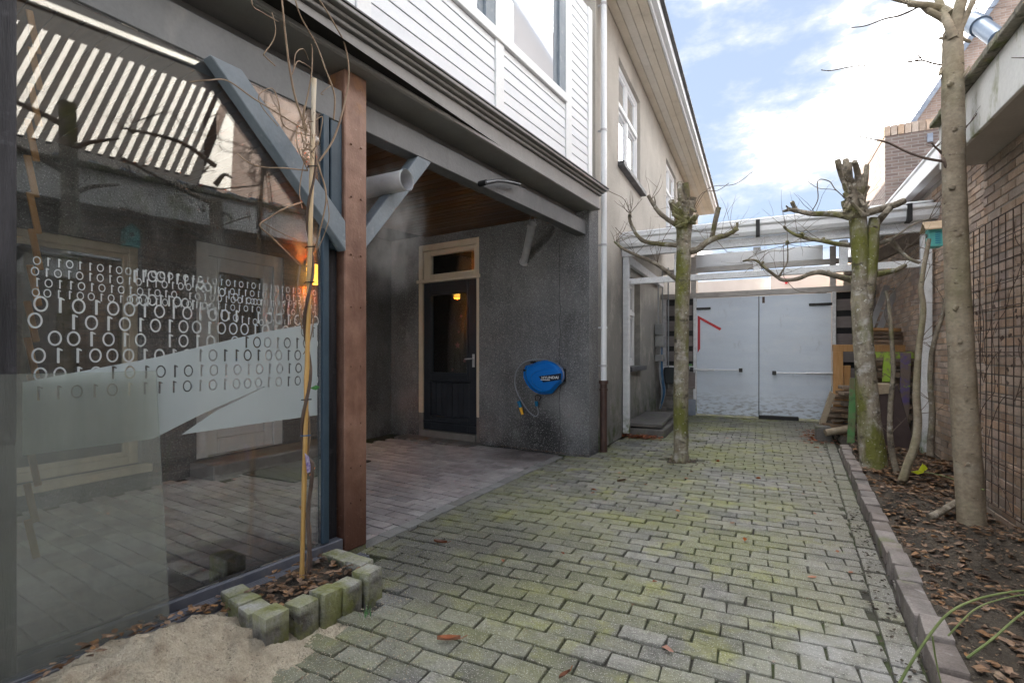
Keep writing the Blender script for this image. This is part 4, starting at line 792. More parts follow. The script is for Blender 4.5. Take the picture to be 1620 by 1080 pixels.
# brick tower and gable far behind
m_farbrick = bpy.data.materials.new('far_brick'); m_farbrick.use_nodes = True
def farbrick(m, c1, c2, mc):
    n = m.node_tree.nodes; l = m.node_tree.links.new; b = n['Principled BSDF']; b.inputs['Roughness'].default_value = 0.9
    g = n.new('ShaderNodeNewGeometry'); sx = n.new('ShaderNodeSeparateXYZ'); l(g.outputs['Position'], sx.inputs[0]); ad = n.new('ShaderNodeMath'); l(sx.outputs['X'], ad.inputs[0]); l(sx.outputs['Y'], ad.inputs[1])
    cb = n.new('ShaderNodeCombineXYZ'); l(ad.outputs[0], cb.inputs['X']); l(sx.outputs['Z'], cb.inputs['Y'])
    bt = n.new('ShaderNodeTexBrick'); l(cb.outputs[0], bt.inputs['Vector']); bt.inputs['Scale'].default_value = 1; bt.inputs['Brick Width'].default_value = 0.22; bt.inputs['Row Height'].default_value = 0.0667; bt.inputs['Mortar Size'].default_value = 0.007
    bt.inputs['Color1'].default_value = (*c1, 1); bt.inputs['Color2'].default_value = (*c2, 1); bt.inputs['Mortar'].default_value = (*mc, 1)
    no = n.new('ShaderNodeTexNoise'); no.inputs['Scale'].default_value = 4; l(g.outputs['Position'], no.inputs['Vector']); hs = n.new('ShaderNodeHueSaturation'); l(bt.outputs['Color'], hs.inputs['Color'])
    mr = n.new('ShaderNodeMapRange'); mr.inputs['To Min'].default_value = 0.65; mr.inputs['To Max'].default_value = 1.35; l(no.outputs['Fac'], mr.inputs[0]); l(mr.outputs[0], hs.inputs['Value']); l(hs.outputs[0], b.inputs['Base Color'])
farbrick(m_farbrick, (0.15, 0.11, 0.10), (0.22, 0.165, 0.145), (0.26, 0.24, 0.22))
m_farbrick2 = bpy.data.materials.new('far_pink_brick'); m_farbrick2.use_nodes = True; farbrick(m_farbrick2, (0.33, 0.23, 0.19), (0.42, 0.31, 0.26), (0.42, 0.38, 0.35))
tw_ = T('brick_tower', 'dark brick block with soldier course rising behind the side wall', 'building', (3.2, 14, 0))
MB().box(2.39, 5.2, 13.0, 17.5, 0, 5.72).build('wall', m_farbrick, tw_)
for k in range(24): MB().box(2.375+k*0.118, 2.375+k*0.118+0.105, 12.985, 13.2, 5.722, 5.935).build('coping_brick', m_brick, tw_)
MB().box(2.375, 2.6, 13.2, 17.5, 5.722, 5.93).build('coping', m_farbrick, tw_)
wq = onY(1473, 220, 12.97); MB().box(wq.x-0.06, wq.x+0.03, 12.96, 12.995, wq.z-0.05, wq.z+0.12).build('window', m_bluetile, tw_)
gb = T('gable_house', 'pinkish brick gable with blue-grey tiled verge high behind the straight tree', 'house', (5.5, 17, 0))
ga = onY(1450, 190, 17.6); gc = onY(1580, 0, 17.6); sl = (gc.z-ga.z)/(gc.x-ga.x)
gx = lambda x: ga.z+(x-ga.x)*sl
MB().prism(Frame((0, 17.6, 0), (1, 0, 0), (0, 1, 0)), [(ga.x-0.3, 0), (9.5, 0), (9.5, gx(9.5)), (ga.x-0.3, gx(ga.x-0.3))], 0, 4).build('gable_wall', m_farbrick2, gb)
k = 0; x = ga.x-0.4
while x < 9.4:
    MB().beam((x, 17.5, gx(x)+0.07+0.02), (x+0.30, 17.5, gx(x+0.30)+0.07), 0.4, 0.12, up=(0, 0, 1)).build('verge_tile', m_bluetile, gb); x += 0.29
# ------------------------------------------------------------------ beyond the gate
fh = T('pale_house', 'pale pink rendered building glimpsed over the gate', 'building', (-1, 24, 0))
MB().box(-5.0, 0.38, 22.0, 26.0, 0, 4.1).build('wall', m_pinkwall, fh)
for k in range(3):
    MB().tube([(-0.9+k*0.8, 21.99, 3.78), (-0.9+k*0.8, 22.0, 3.78)], 0.14, 16).build('vent', m_pinkwall, fh)
oh = T('ochre_house', 'sunlit ochre house with white window glimpsed over the gate', 'house', (4.5, 24, 0))
MB().box(2.9, 7.5, 21.0, 25.0, 0, 4.6).build('wall', m_orangewall, oh)
MB().box(0.4, 2.89, 21.5, 21.95, 0, 4.12).build('side_wall', m_pinkwall, oh)
f_ = MB().box(3.1, 4.1, 20.94, 20.998, 2.6, 4.1).build('window', m_white, oh)
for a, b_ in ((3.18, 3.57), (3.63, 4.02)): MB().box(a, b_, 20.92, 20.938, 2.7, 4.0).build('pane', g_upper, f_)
rq = onY(1247, 440, 21.4); MB().box(rq.x-0.10, rq.x-0.02, 21.44, 21.498, rq.z-0.2, rq.z+0.0).build('red_panel', m_red, oh)
MB().beam((3.3, 20.8, 4.6), (5.2, 20.8, 3.2), 0.25, 0.18).build('verge', m_white, oh)

# ------------------------------------------------------------------ pergola and gate
pg = T('pergola', 'weathered white timber pergola with guttered roof across the end of the alley', 'pergola', (0, 8.5, 0))
YF = 7.0
MB().box(-1.70, -1.615, YF, YF+0.09, 0.05, 2.50).build('post', m_oldwhite, pg, 0.005)
MB().box(1.62, 1.715, YF, YF+0.09, 0.05, 2.48).build('post', m_oldwhite, pg, 0.005)
MB().box(-1.613, 1.618, YF+0.01, YF+0.06, 2.115, 2.195).build('cross_beam', m_oldwhite, pg, 0.005)
MB().box(-1.70, -1.63, YF+0.09, 10.0, 2.42, 2.54).build('side_beam', m_oldwhite, pg, 0.005)
MB().box(-1.72, 1.73, YF-0.02, YF+0.05, 2.50, 2.61).build('header_beam', m_oldwhite, pg, 0.006)
for x in (-0.06, 0.86, -1.02): MB().box(x, x+0.085, YF+0.062, YF+0.12, 2.197, 2.495).build('stud', m_oldwhite, pg, 0.004)
gt = MB(); gf = Frame((-1.74, YF, 0), (0, -1, 0), (1, 0, 0))
gt.prism(gf, [(0.0, 2.615), (0.09, 2.615), (0.115, 2.66), (0.12, 2.72), (0.145, 2.74), (0.145, 2.775), (0.125, 2.775), (0.10, 2.735), (0.085, 2.64), (0.0, 2.64)], 0, 3.49); gt.build('gutter', m_pvc, pg, 0.004)
for x in (-0.03, 1.46): MB().box(x, x+0.045, YF-0.155, YF+0.0, 2.60, 2.79).build('gutter_clip', m_blk, pg)
MB().beam((-1.72, YF+0.12, 2.83), (1.73, YF+0.12, 2.83), 0.22, 0.035).build('roof_flashing', m_pvc, pg, 0.012)
m_pale2 = M('pale_grey_timber', (0.40, 0.375, 0.35), (0.52, 0.49, 0.46), 5, 0.8, 0.3, 60, vec=(1, 1, 4), layers=[((0.25, 0.22, 0.2), 7, 0.58, 0.75, ('amt', 0.5))])
rs = MB(); rs.add([(-1.70, YF-0.02, 2.785), (-0.98, YF-0.02, 2.785), (-0.98, 10.3, 3.30), (-1.70, 10.3, 3.30)], [(0, 1, 2, 3)]); rs.add([(0.95, YF-0.02, 2.785), (1.72, YF-0.02, 2.785), (1.72, 10.3, 3.30), (0.95, 10.3, 3.30)], [(0, 1, 2, 3)])
rs.build('roof_boarding', m_slat, pg)
rt = MB(); rt.add([(-0.978, YF-0.02, 2.787), (0.948, YF-0.02, 2.787), (0.948, 10.3, 3.302), (-0.978, 10.3, 3.302)], [(0, 1, 2, 3)]); rt.build('added_translucent_roof', f_roof, pg)  # roof middle made translucent, added to let daylight brighten the gate
for x in (-1.69, -0.98, -0.05, 0.88, 1.63):
    MB().beam((x+0.03, YF+0.06, 2.70), (x+0.03, 10.2, 3.21), 0.06, 0.10).build('rafter', m_oldwhite, pg, 0.004)
MB().box(-1.75, 1.75, 10.22, 10.28, 2.70, 2.79).build('back_beam', m_pale2, pg, 0.004)
MB().box(-1.10, 1.0, 10.22, 10.26, 2.795, 3.04).build('back_board', m_white, pg, 0.004)
for x in (-1.16, 1.10): MB().box(x, x+0.09, 10.18, 10.215, 2.305, 3.0).build('back_stud', m_pale2, pg, 0.004)
MB().box(1.3, 1.62, 10.2, 10.24, 2.31, 2.62).build('end_board', m_cream, pg)
MB().beam((1.66, YF+0.1, 2.50), (1.25, 9.5, 2.45), 0.05, 0.16).build('diagonal_brace', m_plank, pg, 0.004)
lt = MB().box(-1.71, 1.74, 10.06, 10.17, 2.205, 2.30).build('lintel', m_pale2, pg, 0.005)
for x in (-1.105, 1.12): MB().box(x, x+0.055, 10.05, 10.15, 0.02, 2.203).build('gate_post', m_oldwhite, pg, 0.004)
for x in (-1.66, -1.55): MB().tube([(x, 10.0, 0.5), (x, 10.0, 2.8)], 0.014, 8).build('conduit', m_cable, pg, smooth=True)
def gate_leaf(x0, x1, lab):
    o = T('gate_leaf', lab, 'gate', ((x0+x1)/2, 10.1, 0), 'pair of pale blue gate leaves')
    MB().box(x0, x1, 10.075, 10.115, 0.035, 2.19).build('panel', m_gate, o, 0.004); return o
gl = gate_leaf(-1.045, 0.0, 'left pale blue gate leaf marked with red tape'); gr = gate_leaf(0.012, 1.108, 'right pale blue gate leaf without tape')
tp = MB(); q1, q2 = onY(1103, 500, 10.07), onY(1140, 521, 10.07)
tp.prism(Frame((0, 10.0745, 0), (1, 0, 0), (0, -1, 0)), [(-1.028, 1.175), (-0.985, 1.25), (-0.985, 1.80), (-0.64, 1.585), (-0.615, 1.625), (-1.028, 1.875)], 0, 0.004); tp.build('red_tape', m_red, gl)
def hinge(x0, x1, z, par):
    MB().box(x0, x1, 10.055, 10.074, z-0.022, z+0.022).build('strap_hinge', m_iron, par, 0.003)
hinge(-1.09, -0.80, 2.0, gl); hinge(0.78, 1.15, 2.0, gr)
def closer(xa, xb, z, par):
    s = 1 if xb > xa else -1; m_ = xa+(xb-xa)*0.45
    MB().tube([(xa, 10.02, z), (m_, 10.02, z)], 0.022, 10).build('closer_cylinder', m_alu, par, smooth=True)
    MB().tube([(m_, 10.02, z), (xb, 10.03, z)], 0.012, 8).build('closer_rod', m_alu, par, smooth=True)
    MB().box(xb-0.03, xb+0.03, 10.01, 10.074, z-0.035, z+0.035).build('closer_mount', m_iron, par, 0.004)
    MB().box(min(xa, xa-s*0.06), max(xa, xa-s*0.06), 10.0, 10.05, z-0.04, z+0.05).build('closer_mount', m_iron, par, 0.004)
closer(-1.10, -0.29, 0.86, gl); closer(1.13, 0.25, 0.82, gr)
MB().box(-0.02, 0.03, 10.117, 10.14, 0.03, 2.19).build('seam_light_stop', m_blk, gr)  # black strip added to stop light coming through the gap between the leaves
MB().box(0.06, 0.10, 10.055, 10.074, 2.06, 2.17).build('bolt', m_brown, gr)
tag(MB().box(0.0, 0.62, 9.92, 10.03, 0.0, 0.07).build('threshold_block', m_blk, None, 0.006), 'long black block lying on the ground under the right gate leaf', 'doorstop')
MB().box(-1.1, 1.15, 9.85, 10.25, -0.06, 0.008).build('gate_sill', m_stone, kind='structure')
for nm, x0, x1, zb, lab in (('slatted_fence', -1.60, -1.115, 0.93, 'dark slatted screen left of the gate above the low brick wall'), ('slatted_fence', 1.18, 1.74, 0.0, 'dark slatted screen right of the gate behind the ladder')):
    o = T(nm, lab, 'fence', ((x0+x1)/2, 10.12, zb), 'slatted screens beside the gate')
    MB().box(x0, x1, 10.13, 10.15, zb, 2.2).build('backing', m_blk, o)
    z = 2.075
    while z > zb+0.12: MB().box(x0+0.005, x1-0.005, 10.09, 10.112, z-0.19, z).build('slat', m_slat, o, 0.003); z -= 0.29
    MB().box(x0-0.06, x0-0.001, 10.07, 10.15, zb, 2.2).build('post', m_oldwhite, o)
lw = T('low_wall', 'low grey brick wall with pale ledge left of the gate', 'wall', (-1.35, 10.1, 0))
MB().box(-1.70, -1.10, 10.075, 10.2, 0, 0.86).build('mortar', m_mortar, lw)
for r in range(13):
    x = -1.70-(r % 2)*0.1
    while x < -1.12:
        a, b_ = max(x, -1.70), min(x+0.195, -1.11)
        if b_-a > 0.03: MB().box(a, b_, 10.06, 10.09, r*0.065+0.006, r*0.065+0.058).build('brick', m_greybrick, lw, 0.004)
        x += 0.205
MB().box(-1.72, -1.10, 10.0, 10.2, 0.862, 0.92).build('ledge', m_oldwhite, lw, 0.004)
MB().box(-1.2, -1.06, 10.0, 10.058, 0.0, 0.30).build('corner_slab', m_bluetile, lw, 0.01)
MB().box(-1.22, -1.07, 10.02, 10.058, 0.5, 0.80).build('timber_plate', m_slat, lw, 0.004)
tag(MB().box(-1.45, -1.12, 9.98, 10.07, 0.925, 0.965).build('green_tray', m_greenp, None, 0.01), 'bright green tray on the ledge of the low wall', 'tray')
tag(MB().tube([(-1.28, 10.03, 0.967), (-1.28, 10.03, 1.03), (-1.28, 10.03, 1.07)], [0.09, 0.085, 0.03], 10).build('black_lid', m_blk, None, smooth=True), 'black rounded lid on top of the green tray', 'lid')
tag(MB().prism(Frame((0, 9.98, 0), (1, 0, 0), (0, -1, 0)), [(-1.58, 0.60), (-1.36, 0.60), (-1.34, 0.90), (-1.60, 0.90)], 0.0, 0.18).build('letter_box', m_bin, None, 0.01), 'dark hanging box on the front of the low wall', 'box')
mb_ = T('meter_box', 'grey electric meter boxes with hanging cables on the house wall', 'meter box', (-1.6, 9.6, 1.3))
for za, zb in ((1.28, 1.48), (1.50, 1.70), (1.02, 1.14)): MB().box(-1.70, -1.56, 9.42, 9.66, za, zb).build('box', m_meter, mb_, 0.01)
for k in range(6):
    x = -1.66+k*0.018; y = 9.45+k*0.045
    MB().tube(smooth_path([Vector((-1.6, y, 1.28)), Vector((-1.6+R.uniform(-.02, .03), y+R.uniform(-.02, .02), 0.8)), Vector((-1.58+R.uniform(-.03, .05), y+R.uniform(-.06, .06), 0.45)), Vector((-1.63, y, 0.15))]), 0.009, 6).build('cable', m_bluecable if k in (2, 3) else m_cable, mb_, smooth=True)
MB().tube([(-1.66, 9.56, 1.7), (-1.66, 9.56, 2.5)], 0.014, 8).build('conduit', m_cable, mb_)
ht = T('cellar_hatch', 'concrete cellar hatch with tilted slab lid beside the white pergola post', 'hatch', (-1.45, 7.9, 0))
MB().box(-1.70, -1.16, 7.14, 8.75, -0.02, 0.11).build('base', m_hatch, ht, 0.015)
lid = MB(); lid.hexa([Vector(v) for v in ((-1.69, 7.12, 0.135), (-1.20, 7.17, 0.125), (-1.24, 8.6, 0.14), (-1.69, 8.55, 0.15), (-1.69, 7.12, 0.19), (-1.20, 7.17, 0.175), (-1.24, 8.6, 0.20), (-1.69, 8.55, 0.205))]); lid.build('lid', m_hatch, ht, 0.01)

# ------------------------------------------------------------------ wood pile by the right post
GY = 8.0
def flat(name, px4, Y, th, mat, label, cat, group=None):
    """a board whose front outline is given by pixels on the plane Y, with real thickness"""
    pts = [onY(x, y, Y) for x, y in px4]
    o = MB().prism(Frame((0, Y, 0), (1, 0, 0), (0, 1, 0)), [(p.x, max(p.z, 0.02)) for p in pts], 0, th).build(name, mat, None, 0.004)
    return tag(o, label, cat, group)
flat('orange_plank', [(1318, 556), (1334, 556), (1334, 675), (1318, 690)], 8.3, 0.04, m_orange, 'upright orange pine plank at the left end of the wood pile', 'plank')
flat('orange_plank', [(1334, 578), (1346, 578), (1343, 668), (1336, 668)], 8.34, 0.04, m_orange, 'narrow orange pine plank standing right of the wider one', 'plank')
flat('top_rail', [(1318, 545), (1462, 546), (1462, 556), (1318, 556)], 8.3, 0.09, m_orange, 'long orange pine rail lying across the top of the wood pile', 'plank')
flat('leaning_beam', [(1296, 672), (1304, 676), (1322, 625), (1314, 618)], 8.0, 0.09, m_cut, 'thick pale beam leaning at the far left of the wood pile', 'beam')
flat('green_board', [(1340, 715), (1352, 715), (1356, 598), (1345, 598)], 7.35, 0.03, m_greenp, 'tall green painted board leaning left of the mossy pollard trunk', 'board')
pal = T('painted_pallet', 'old pallet with lime and purple painted boards in front of the wood pile', 'pallet', (1.5, 7.7, 0))
def pslat(px4, mat, Y=7.8, th=0.025, lab=None):
    pts = [onY(x, y, Y) for x, y in px4]; MB().prism(Frame((0, Y, 0), (1, 0, 0), (0, 1, 0)), [(p.x, max(p.z, 0.05)) for p in pts], 0, th).build('board', mat, pal, 0.003, label=lab)
pslat([(1376, 556), (1453, 556), (1453, 567), (1376, 567)], m_lime, 7.84, 0.03, 'lime splashed top board')
pslat([(1398, 562), (1411, 562), (1410, 604), (1396, 604)], m_lime, 7.80, 0.03, 'lime painted upright board')
pslat([(1425, 558), (1442, 558), (1438, 664), (1424, 642)], m_purple, 7.79, 0.03, 'purple painted upright board')
pslat([(1377, 560), (1386, 560), (1386, 600), (1377, 600)], m_plank, 7.80, 0.03)
for k in range(6): pslat([(1374, 572+k*17), (1455, 572+k*17), (1455, 579+k*17), (1374, 579+k*17)], m_plank, 7.88, 0.09)
flat('brown_board', [(1392, 622), (1420, 608), (1452, 735), (1392, 752)], 7.0, 0.03, m_brownboard, 'large dark brown sheet leaning behind the young stems', 'board')
flat('plank_board', [(1388, 607), (1413, 607), (1411, 622), (1388, 624)], 6.98, 0.2, m_cut, 'short pale plank end on top of the dark brown sheet', 'plank')
for k in range(5):
    y = 518+k*6; flat('stacked_plank', [(1376+R.uniform(-2, 4), y), (1462, y+2), (1462, y+7), (1376, y+5)], 8.45+R.uniform(-.05, .05), 0.3, m_plank if k else m_orange, 'brown plank in the flat stack under the ladder', 'plank', 'planks stacked under the ladder')
for k in range(30):
    x = R.uniform(0.78, 1.10); z = 0.03+ (k//3)*0.075+R.uniform(0, .02); y = 8.0+R.uniform(-.15, .25); a = R.uniform(-.5, .5)
    if x < 0.78+0.03*(k//3): x = 0.8+0.03*(k//3)
    o = MB().beam((x-0.14*math.cos(a)+0.05, y-0.3*math.sin(a), z), (x+0.30*math.cos(a), y+0.3*math.sin(a), z+R.uniform(-.03, .04)), 0.09, R.uniform(0.03, 0.055)).build('scrap_plank', m_plank, None, 0.004)
    tag(o, 'short brown scrap plank in the heap of scrap wood behind the pollard', 'plank', 'heap of scrap planks')
for k in range(12):
    z = 0.05+k*0.095; o = MB().beam((1.25, 8.05+R.uniform(-.04, .05), z), (1.72, 8.05+R.uniform(-.04, .05), z+R.uniform(-.015, .015)), 0.15, 0.06).build('stacked_plank', m_plank, None, 0.004)
    tag(o, 'dark plank stacked behind the painted pallet', 'plank', 'planks stacked behind the pallet')
tag(MB().box(0.68, 0.86, 7.75, 7.95, 0.0, 0.20).build('concrete_block', m_hatch, None, 0.012), 'mossy concrete block at the foot of the wood pile beside the gate', 'block')
tag(MB().tube([(0.78, 7.7, 0.13), (1.12, 7.82, 0.20)], [0.045, 0.05], 9, wob=.1).build('short_log', m_cut, None, smooth=True), 'short pale log lying at the foot of the scrap heap', 'log')
ldr = T('ladder', 'aluminium ladder section leaning on the brick wall above the planks', 'ladder', (1.5, 8.9, 1.4))
for (xa, ya, xb, yb) in ((1377, 520, 1403, 452), (1392, 520, 1420, 452)):
    MB().beam(onY(xa, ya, 8.6), onY(xb, yb, 8.9), 0.03, 0.075, up=(1, 0, 0)).build('rail', m_alu, ldr, 0.003)
for t_ in (0.15, 0.42, 0.69, 0.92):
    p_ = onY(1377, 520, 8.6).lerp(onY(1403, 452, 8.9), t_); q_ = onY(1392, 520, 8.6).lerp(onY(1420, 452, 8.9), t_); MB().tube([p_, q_], 0.014, 8).build('rung', m_alu, ldr)

# ------------------------------------------------------------------ trees
def limb(mb, pts, r0, r1, n=8, wob=0.06, k=4):
    q = smooth_path(pts, k); m_ = len(q); mb.tube(q, [r0+(r1-r0)*(i/(m_-1))**0.8 for i in range(m_)], n, True, wob)
def twigs(mb, p, n, ln, up=0.5, r=0.0045, spread=1.0, depth=1, flat_=0.5):
    for _ in range(n):
        d_ = Vector((R.uniform(-1, 1)*spread, R.uniform(-1, 1)*spread*flat_, up+R.uniform(-.5, .6))).normalized(); L_ = ln*R.uniform(0.5, 1.15)
        a = Vector(p); pts = [a]
        for s in range(4): d_ = (d_+Vector((R.uniform(-.3, .3), R.uniform(-.2, .2), R.uniform(-.2, .3)))).normalized(); pts.append(pts[-1]+d_*L_/4)
        mb.tube(pts, [r*(1-0.18*i) for i in range(5)], 4)
        if depth: twigs(mb, pts[2], R.choice((0, 1, 1)), ln*0.45, up, r*0.65, spread, depth-1, flat_)
def trunk_path(pairs, Y=None, X=None):
    return [onY(x, y, Y) for x, y in pairs]
# left pollard
Y1 = 5.72
t1 = T('pollard_tree', 'slim mossy pollard tree standing in the pavers before the pergola', 'tree', (-0.757, Y1, 0))
tk = MB(); base = Vector((-0.757, Y1, -0.05)); pts = [base, Vector((-0.755, Y1, 0.15))]+[onY(x, y, Y1) for x, y in ((1077, 650), (1078, 560), (1079, 480), (1081, 420), (1082, 370), (1083, 340), (1082, 322))]
tk.tube(smooth_path(pts, 4), [0.09]*3+[0.078]*8+[0.076]*14+[0.085]*4+[0.105]*2+[0.11]*2, 16, True, 0.035); tk.build('trunk', m_barkmoss, t1, smooth=True)
cr_ = MB()
for px_ in ([(1079, 335), (1077, 310), (1075, 290)], [(1085, 335), (1086, 310), (1084, 289)], [(1090, 338), (1095, 322), (1097, 312)], [(1074, 340), (1066, 330), (1062, 318)]):
    limb(cr_, [onY(x, y, Y1+R.uniform(-.06, .06)) for x, y in px_], 0.04, 0.032, 9)
for q, a, b_ in (([(1076, 446), (1058, 432), (1040, 419), (1022, 410), (1003, 402), (985, 393), (972, 382)], 0.026, 0.013), ([(1072, 388), (1045, 386), (1020, 382), (1008, 372), (1000, 358), (996, 345), (997, 338)], 0.026, 0.017),
                 ([(1070, 356), (1056, 347), (1043, 336), (1033, 322), (1026, 310)], 0.026, 0.021), ([(1090, 398), (1105, 394), (1118, 383), (1134, 376), (1150, 372), (1167, 362)], 0.044, 0.02),
                 ([(1126, 380), (1131, 352), (1137, 328)], 0.026, 0.026), ([(1088, 358), (1097, 350), (1103, 340)], 0.03, 0.02), ([(1035, 330), (1037, 322), (1035, 312)], 0.01, 0.006), ([(1160, 364), (1166, 358), (1166, 352)], 0.016, 0.014)):
    limb(cr_, [onY(x, y, Y1+0.05*math.sin(x)) for x, y in q], a, b_, 8, 0.09)
for _ in range(26): limb(cr_, [onY(1082+R.uniform(-12, 12), R.uniform(318, 362), Y1-R.uniform(0.04, .10)), onY(1082+R.uniform(-20, 20), R.uniform(312, 360), Y1-R.uniform(.08, .16))], 0.026, 0.015, 6)
cr_.build('crown', m_bark, t1, smooth=True)
tw1 = MB()
twigs(tw1, onY(997, 338, Y1), 8, 0.24, 0.9, 0.004, 0.8); twigs(tw1, onY(974, 384, Y1), 7, 0.28, 0.5, 0.004)
for x, y in ((1020, 382), (1040, 420), (1005, 402), (1080, 350), (1140, 374), (1160, 366), (1120, 383), (1030, 316), (1083, 330)): twigs(tw1, onY(x, y, Y1), 3, 0.42, 0.5, 0.0035)
for k in range(9):
    x0_, y0_ = R.choice(((1000, 345), (1020, 382), (1072, 350), (1092, 345), (1130, 376), (1160, 364), (1010, 405), (1040, 418)))
    dx = R.uniform(-45, 75); dy = R.uniform(-60, 25); tw1.tube(smooth_path([onY(x0_, y0_, Y1), onY(x0_+dx*.4, y0_+dy*.75+R.uniform(-8, 8), Y1-.1), onY(x0_+dx, y0_+dy, Y1-.15+R.uniform(-.1, .1)), onY(x0_+dx*1.4, y0_+dy*1.2+R.uniform(-12, 6), Y1-.1)], 5), 0.0032, 5)
tw1.build('twigs', m_twig, t1, kind='stuff')
# right pollard
Y2 = 6.0
t2 = T('pollard_tree', 'thick forked pollard tree in the flower bed beside the wood pile', 'tree', (0.978, Y2, 0))
tk = MB(); pts = [Vector((1.02, Y2, -0.05)), Vector((1.01, Y2, 0.12))]+[onY(x, y, Y2) for x, y in ((1374, 660), (1370, 600), (1365, 530), (1361, 460), (1362, 420), (1359, 380), (1357, 345))]
n_ = len(smooth_path(pts, 4)); rr = [0.138-0.052*min(1, i/(n_*0.42))**.7 for i in range(n_)]
tk.tube(smooth_path(pts, 4), [r_*(1.0 if i < n_*.6 else 0.88) for i, r_ in enumerate(rr)], 18, True, 0.03)
tk.tube(smooth_path([onY(x, y, Y2) for x, y in ((1369, 500), (1374, 450), (1378, 415), (1381, 385), (1382, 362), (1384, 345))], 4), [0.06, .06, .06, .06, .06, .06, .058, .057, .056, .055, .054, .053, .052, .051, .05, .05, .05, .05, .05, .048, .048], 14, True, 0.04)
tk.build('trunk', m_barkmoss, t2, smooth=True)
cr_ = MB()
for px_, a, b_ in (([(1350, 340), (1345, 310), (1335, 282), (1327, 262), (1325, 252)], 0.05, 0.025), ([(1355, 335), (1350, 300), (1340, 275), (1338, 253)], 0.045, 0.03), ([(1360, 330), (1358, 300), (1357, 275), (1352, 255)], 0.045, 0.025), ([(1362, 335), (1366, 305), (1370, 280), (1371, 262)], 0.035, 0.022), ([(1345, 345), (1338, 330), (1336, 318)], 0.03, 0.03), ([(1348, 320), (1346, 295), (1344, 270), (1345, 258)], 0.03, 0.022), ([(1362, 315), (1366, 295), (1367, 275)], 0.025, 0.02),
                   ([(1348, 344), (1330, 340), (1310, 338), (1285, 338), (1262, 334), (1248, 331)], 0.038, 0.02), ([(1262, 334), (1257, 328), (1253, 319)], 0.022, 0.02), ([(1248, 331), (1244, 333), (1240, 334)], 0.02, 0.012), ([(1252, 332), (1246, 328), (1244, 326)], 0.012, 0.008),
                   ([(1350, 388), (1325, 386), (1300, 381), (1280, 378), (1260, 372), (1246, 364), (1240, 358)], 0.026, 0.012), ([(1350, 444), (1325, 437), (1300, 431), (1282, 433), (1262, 441), (1240, 443), (1228, 437), (1212, 425), (1198, 413), (1186, 411), (1176, 413)], 0.032, 0.01), ([(1232, 438), (1240, 425), (1246, 412), (1246, 386)], 0.011, 0.006),
                   ([(1366, 338), (1385, 333), (1402, 328), (1418, 323), (1430, 318)], 0.036, 0.03), ([(1382, 362), (1390, 350), (1400, 338), (1410, 326)], 0.034, 0.028), ([(1380, 388), (1395, 384), (1408, 380), (1416, 386), (1427, 400), (1440, 410), (1455, 416)], 0.024, 0.014), ([(1386, 434), (1402, 431), (1418, 427), (1432, 420)], 0.03, 0.02), ([(1408, 380), (1425, 368), (1445, 355), (1470, 347)], 0.011, 0.006)):
    limb(cr_, [onY(x, y, Y2+0.07*math.sin(x*1.7)) for x, y in px_], a, b_, 9, 0.08)
for _ in range(40): limb(cr_, [onY(1355+R.uniform(-12, 12), R.uniform(300, 345), Y2-R.uniform(0.0, .1)), onY(1355+R.uniform(-22, 22), R.uniform(290, 340), Y2-R.uniform(.05, .14))], 0.026, 0.014, 6)
for x, y in ((1270, 372), (1302, 380), (1275, 436), (1310, 432), (1246, 385), (1402, 382), (1205, 418)): limb(cr_, [onY(x, y, Y2-.01), onY(x+R.uniform(-3, 3), y-4, Y2-.03)], 0.022, 0.014, 6, 0.15)
cr_.build('crown', m_bark, t2, smooth=True)
tw2 = MB()
for x, y in ((1180, 412), (1246, 386), (1242, 360), (1262, 372), (1300, 380), (1455, 416), (1430, 420), (1340, 330), (1360, 320), (1427, 400), (1470, 347), (1290, 338), (1232, 438), (1205, 420)): twigs(tw2, onY(x, y, Y2), 3, 0.42, 0.35, 0.0035)
tw2.tube(smooth_path([onY(1345, 320, Y2), onY(1322, 300, Y2), (onY(1312, 287, Y2)), onY(1294, 286, Y2), onY(1294, 315, Y2), onY(1285, 333, Y2)], 5), 0.005, 5)
for k in range(8):
    x0_, y0_ = R.choice(((1250, 366), (1270, 375), (1240, 438), (1200, 415), (1345, 330), (1400, 384), (1440, 410), (1300, 432)))
    dx = R.uniform(-60, 50); dy = R.uniform(-55, 30); tw2.tube(smooth_path([onY(x0_, y0_, Y2), onY(x0_+dx*.4, y0_+dy*.75+R.uniform(-8, 8), Y2-.1), onY(x0_+dx, y0_+dy, Y2-.15+R.uniform(-.1, .1)), onY(x0_+dx*1.4, y0_+dy*1.2+R.uniform(-12, 6), Y2-.1)], 5), 0.0032, 5)
tw2.build('twigs', m_twig, t2, kind='stuff')
# straight tree
Y3 = 4.04
t3 = T('straight_tree', 'tall straight brown tree trunk in the flower bed against the brick wall', 'tree', (1.174, Y3, 0.05))
tk = MB(); pts = [onY(1542, 880, Y3), onY(1539, 850, Y3)]+[onY(x, y, Y3) for x, y in ((1533, 760), (1526, 650), (1520, 550), (1515, 450), (1511, 350), (1509, 250), (1508, 170), (1507, 110), (1507, 72), (1508, 50))]
q = smooth_path(pts, 5); n_ = len(q); tk.tube(q, [0.088]*2+[0.08]*2+[0.073-0.023*(i/(n_-4)) for i in range(n_-4)], 18, True, 0.03)
for x, y in ((1513, 487), (1517, 372), (1507, 297), (1511, 205), (1529, 632), (1504, 133), (1520, 540), (1532, 735)):
    tk.tube([onY(x, y+2, Y3-.03), onY(x-1, y-1, Y3-.062), onY(x+1, y-4, Y3-.068)], [0.024, 0.016, 0.006], 8, True, 0.3)
tk.build('trunk', m_bark3, t3, smooth=True)
cr_ = MB()
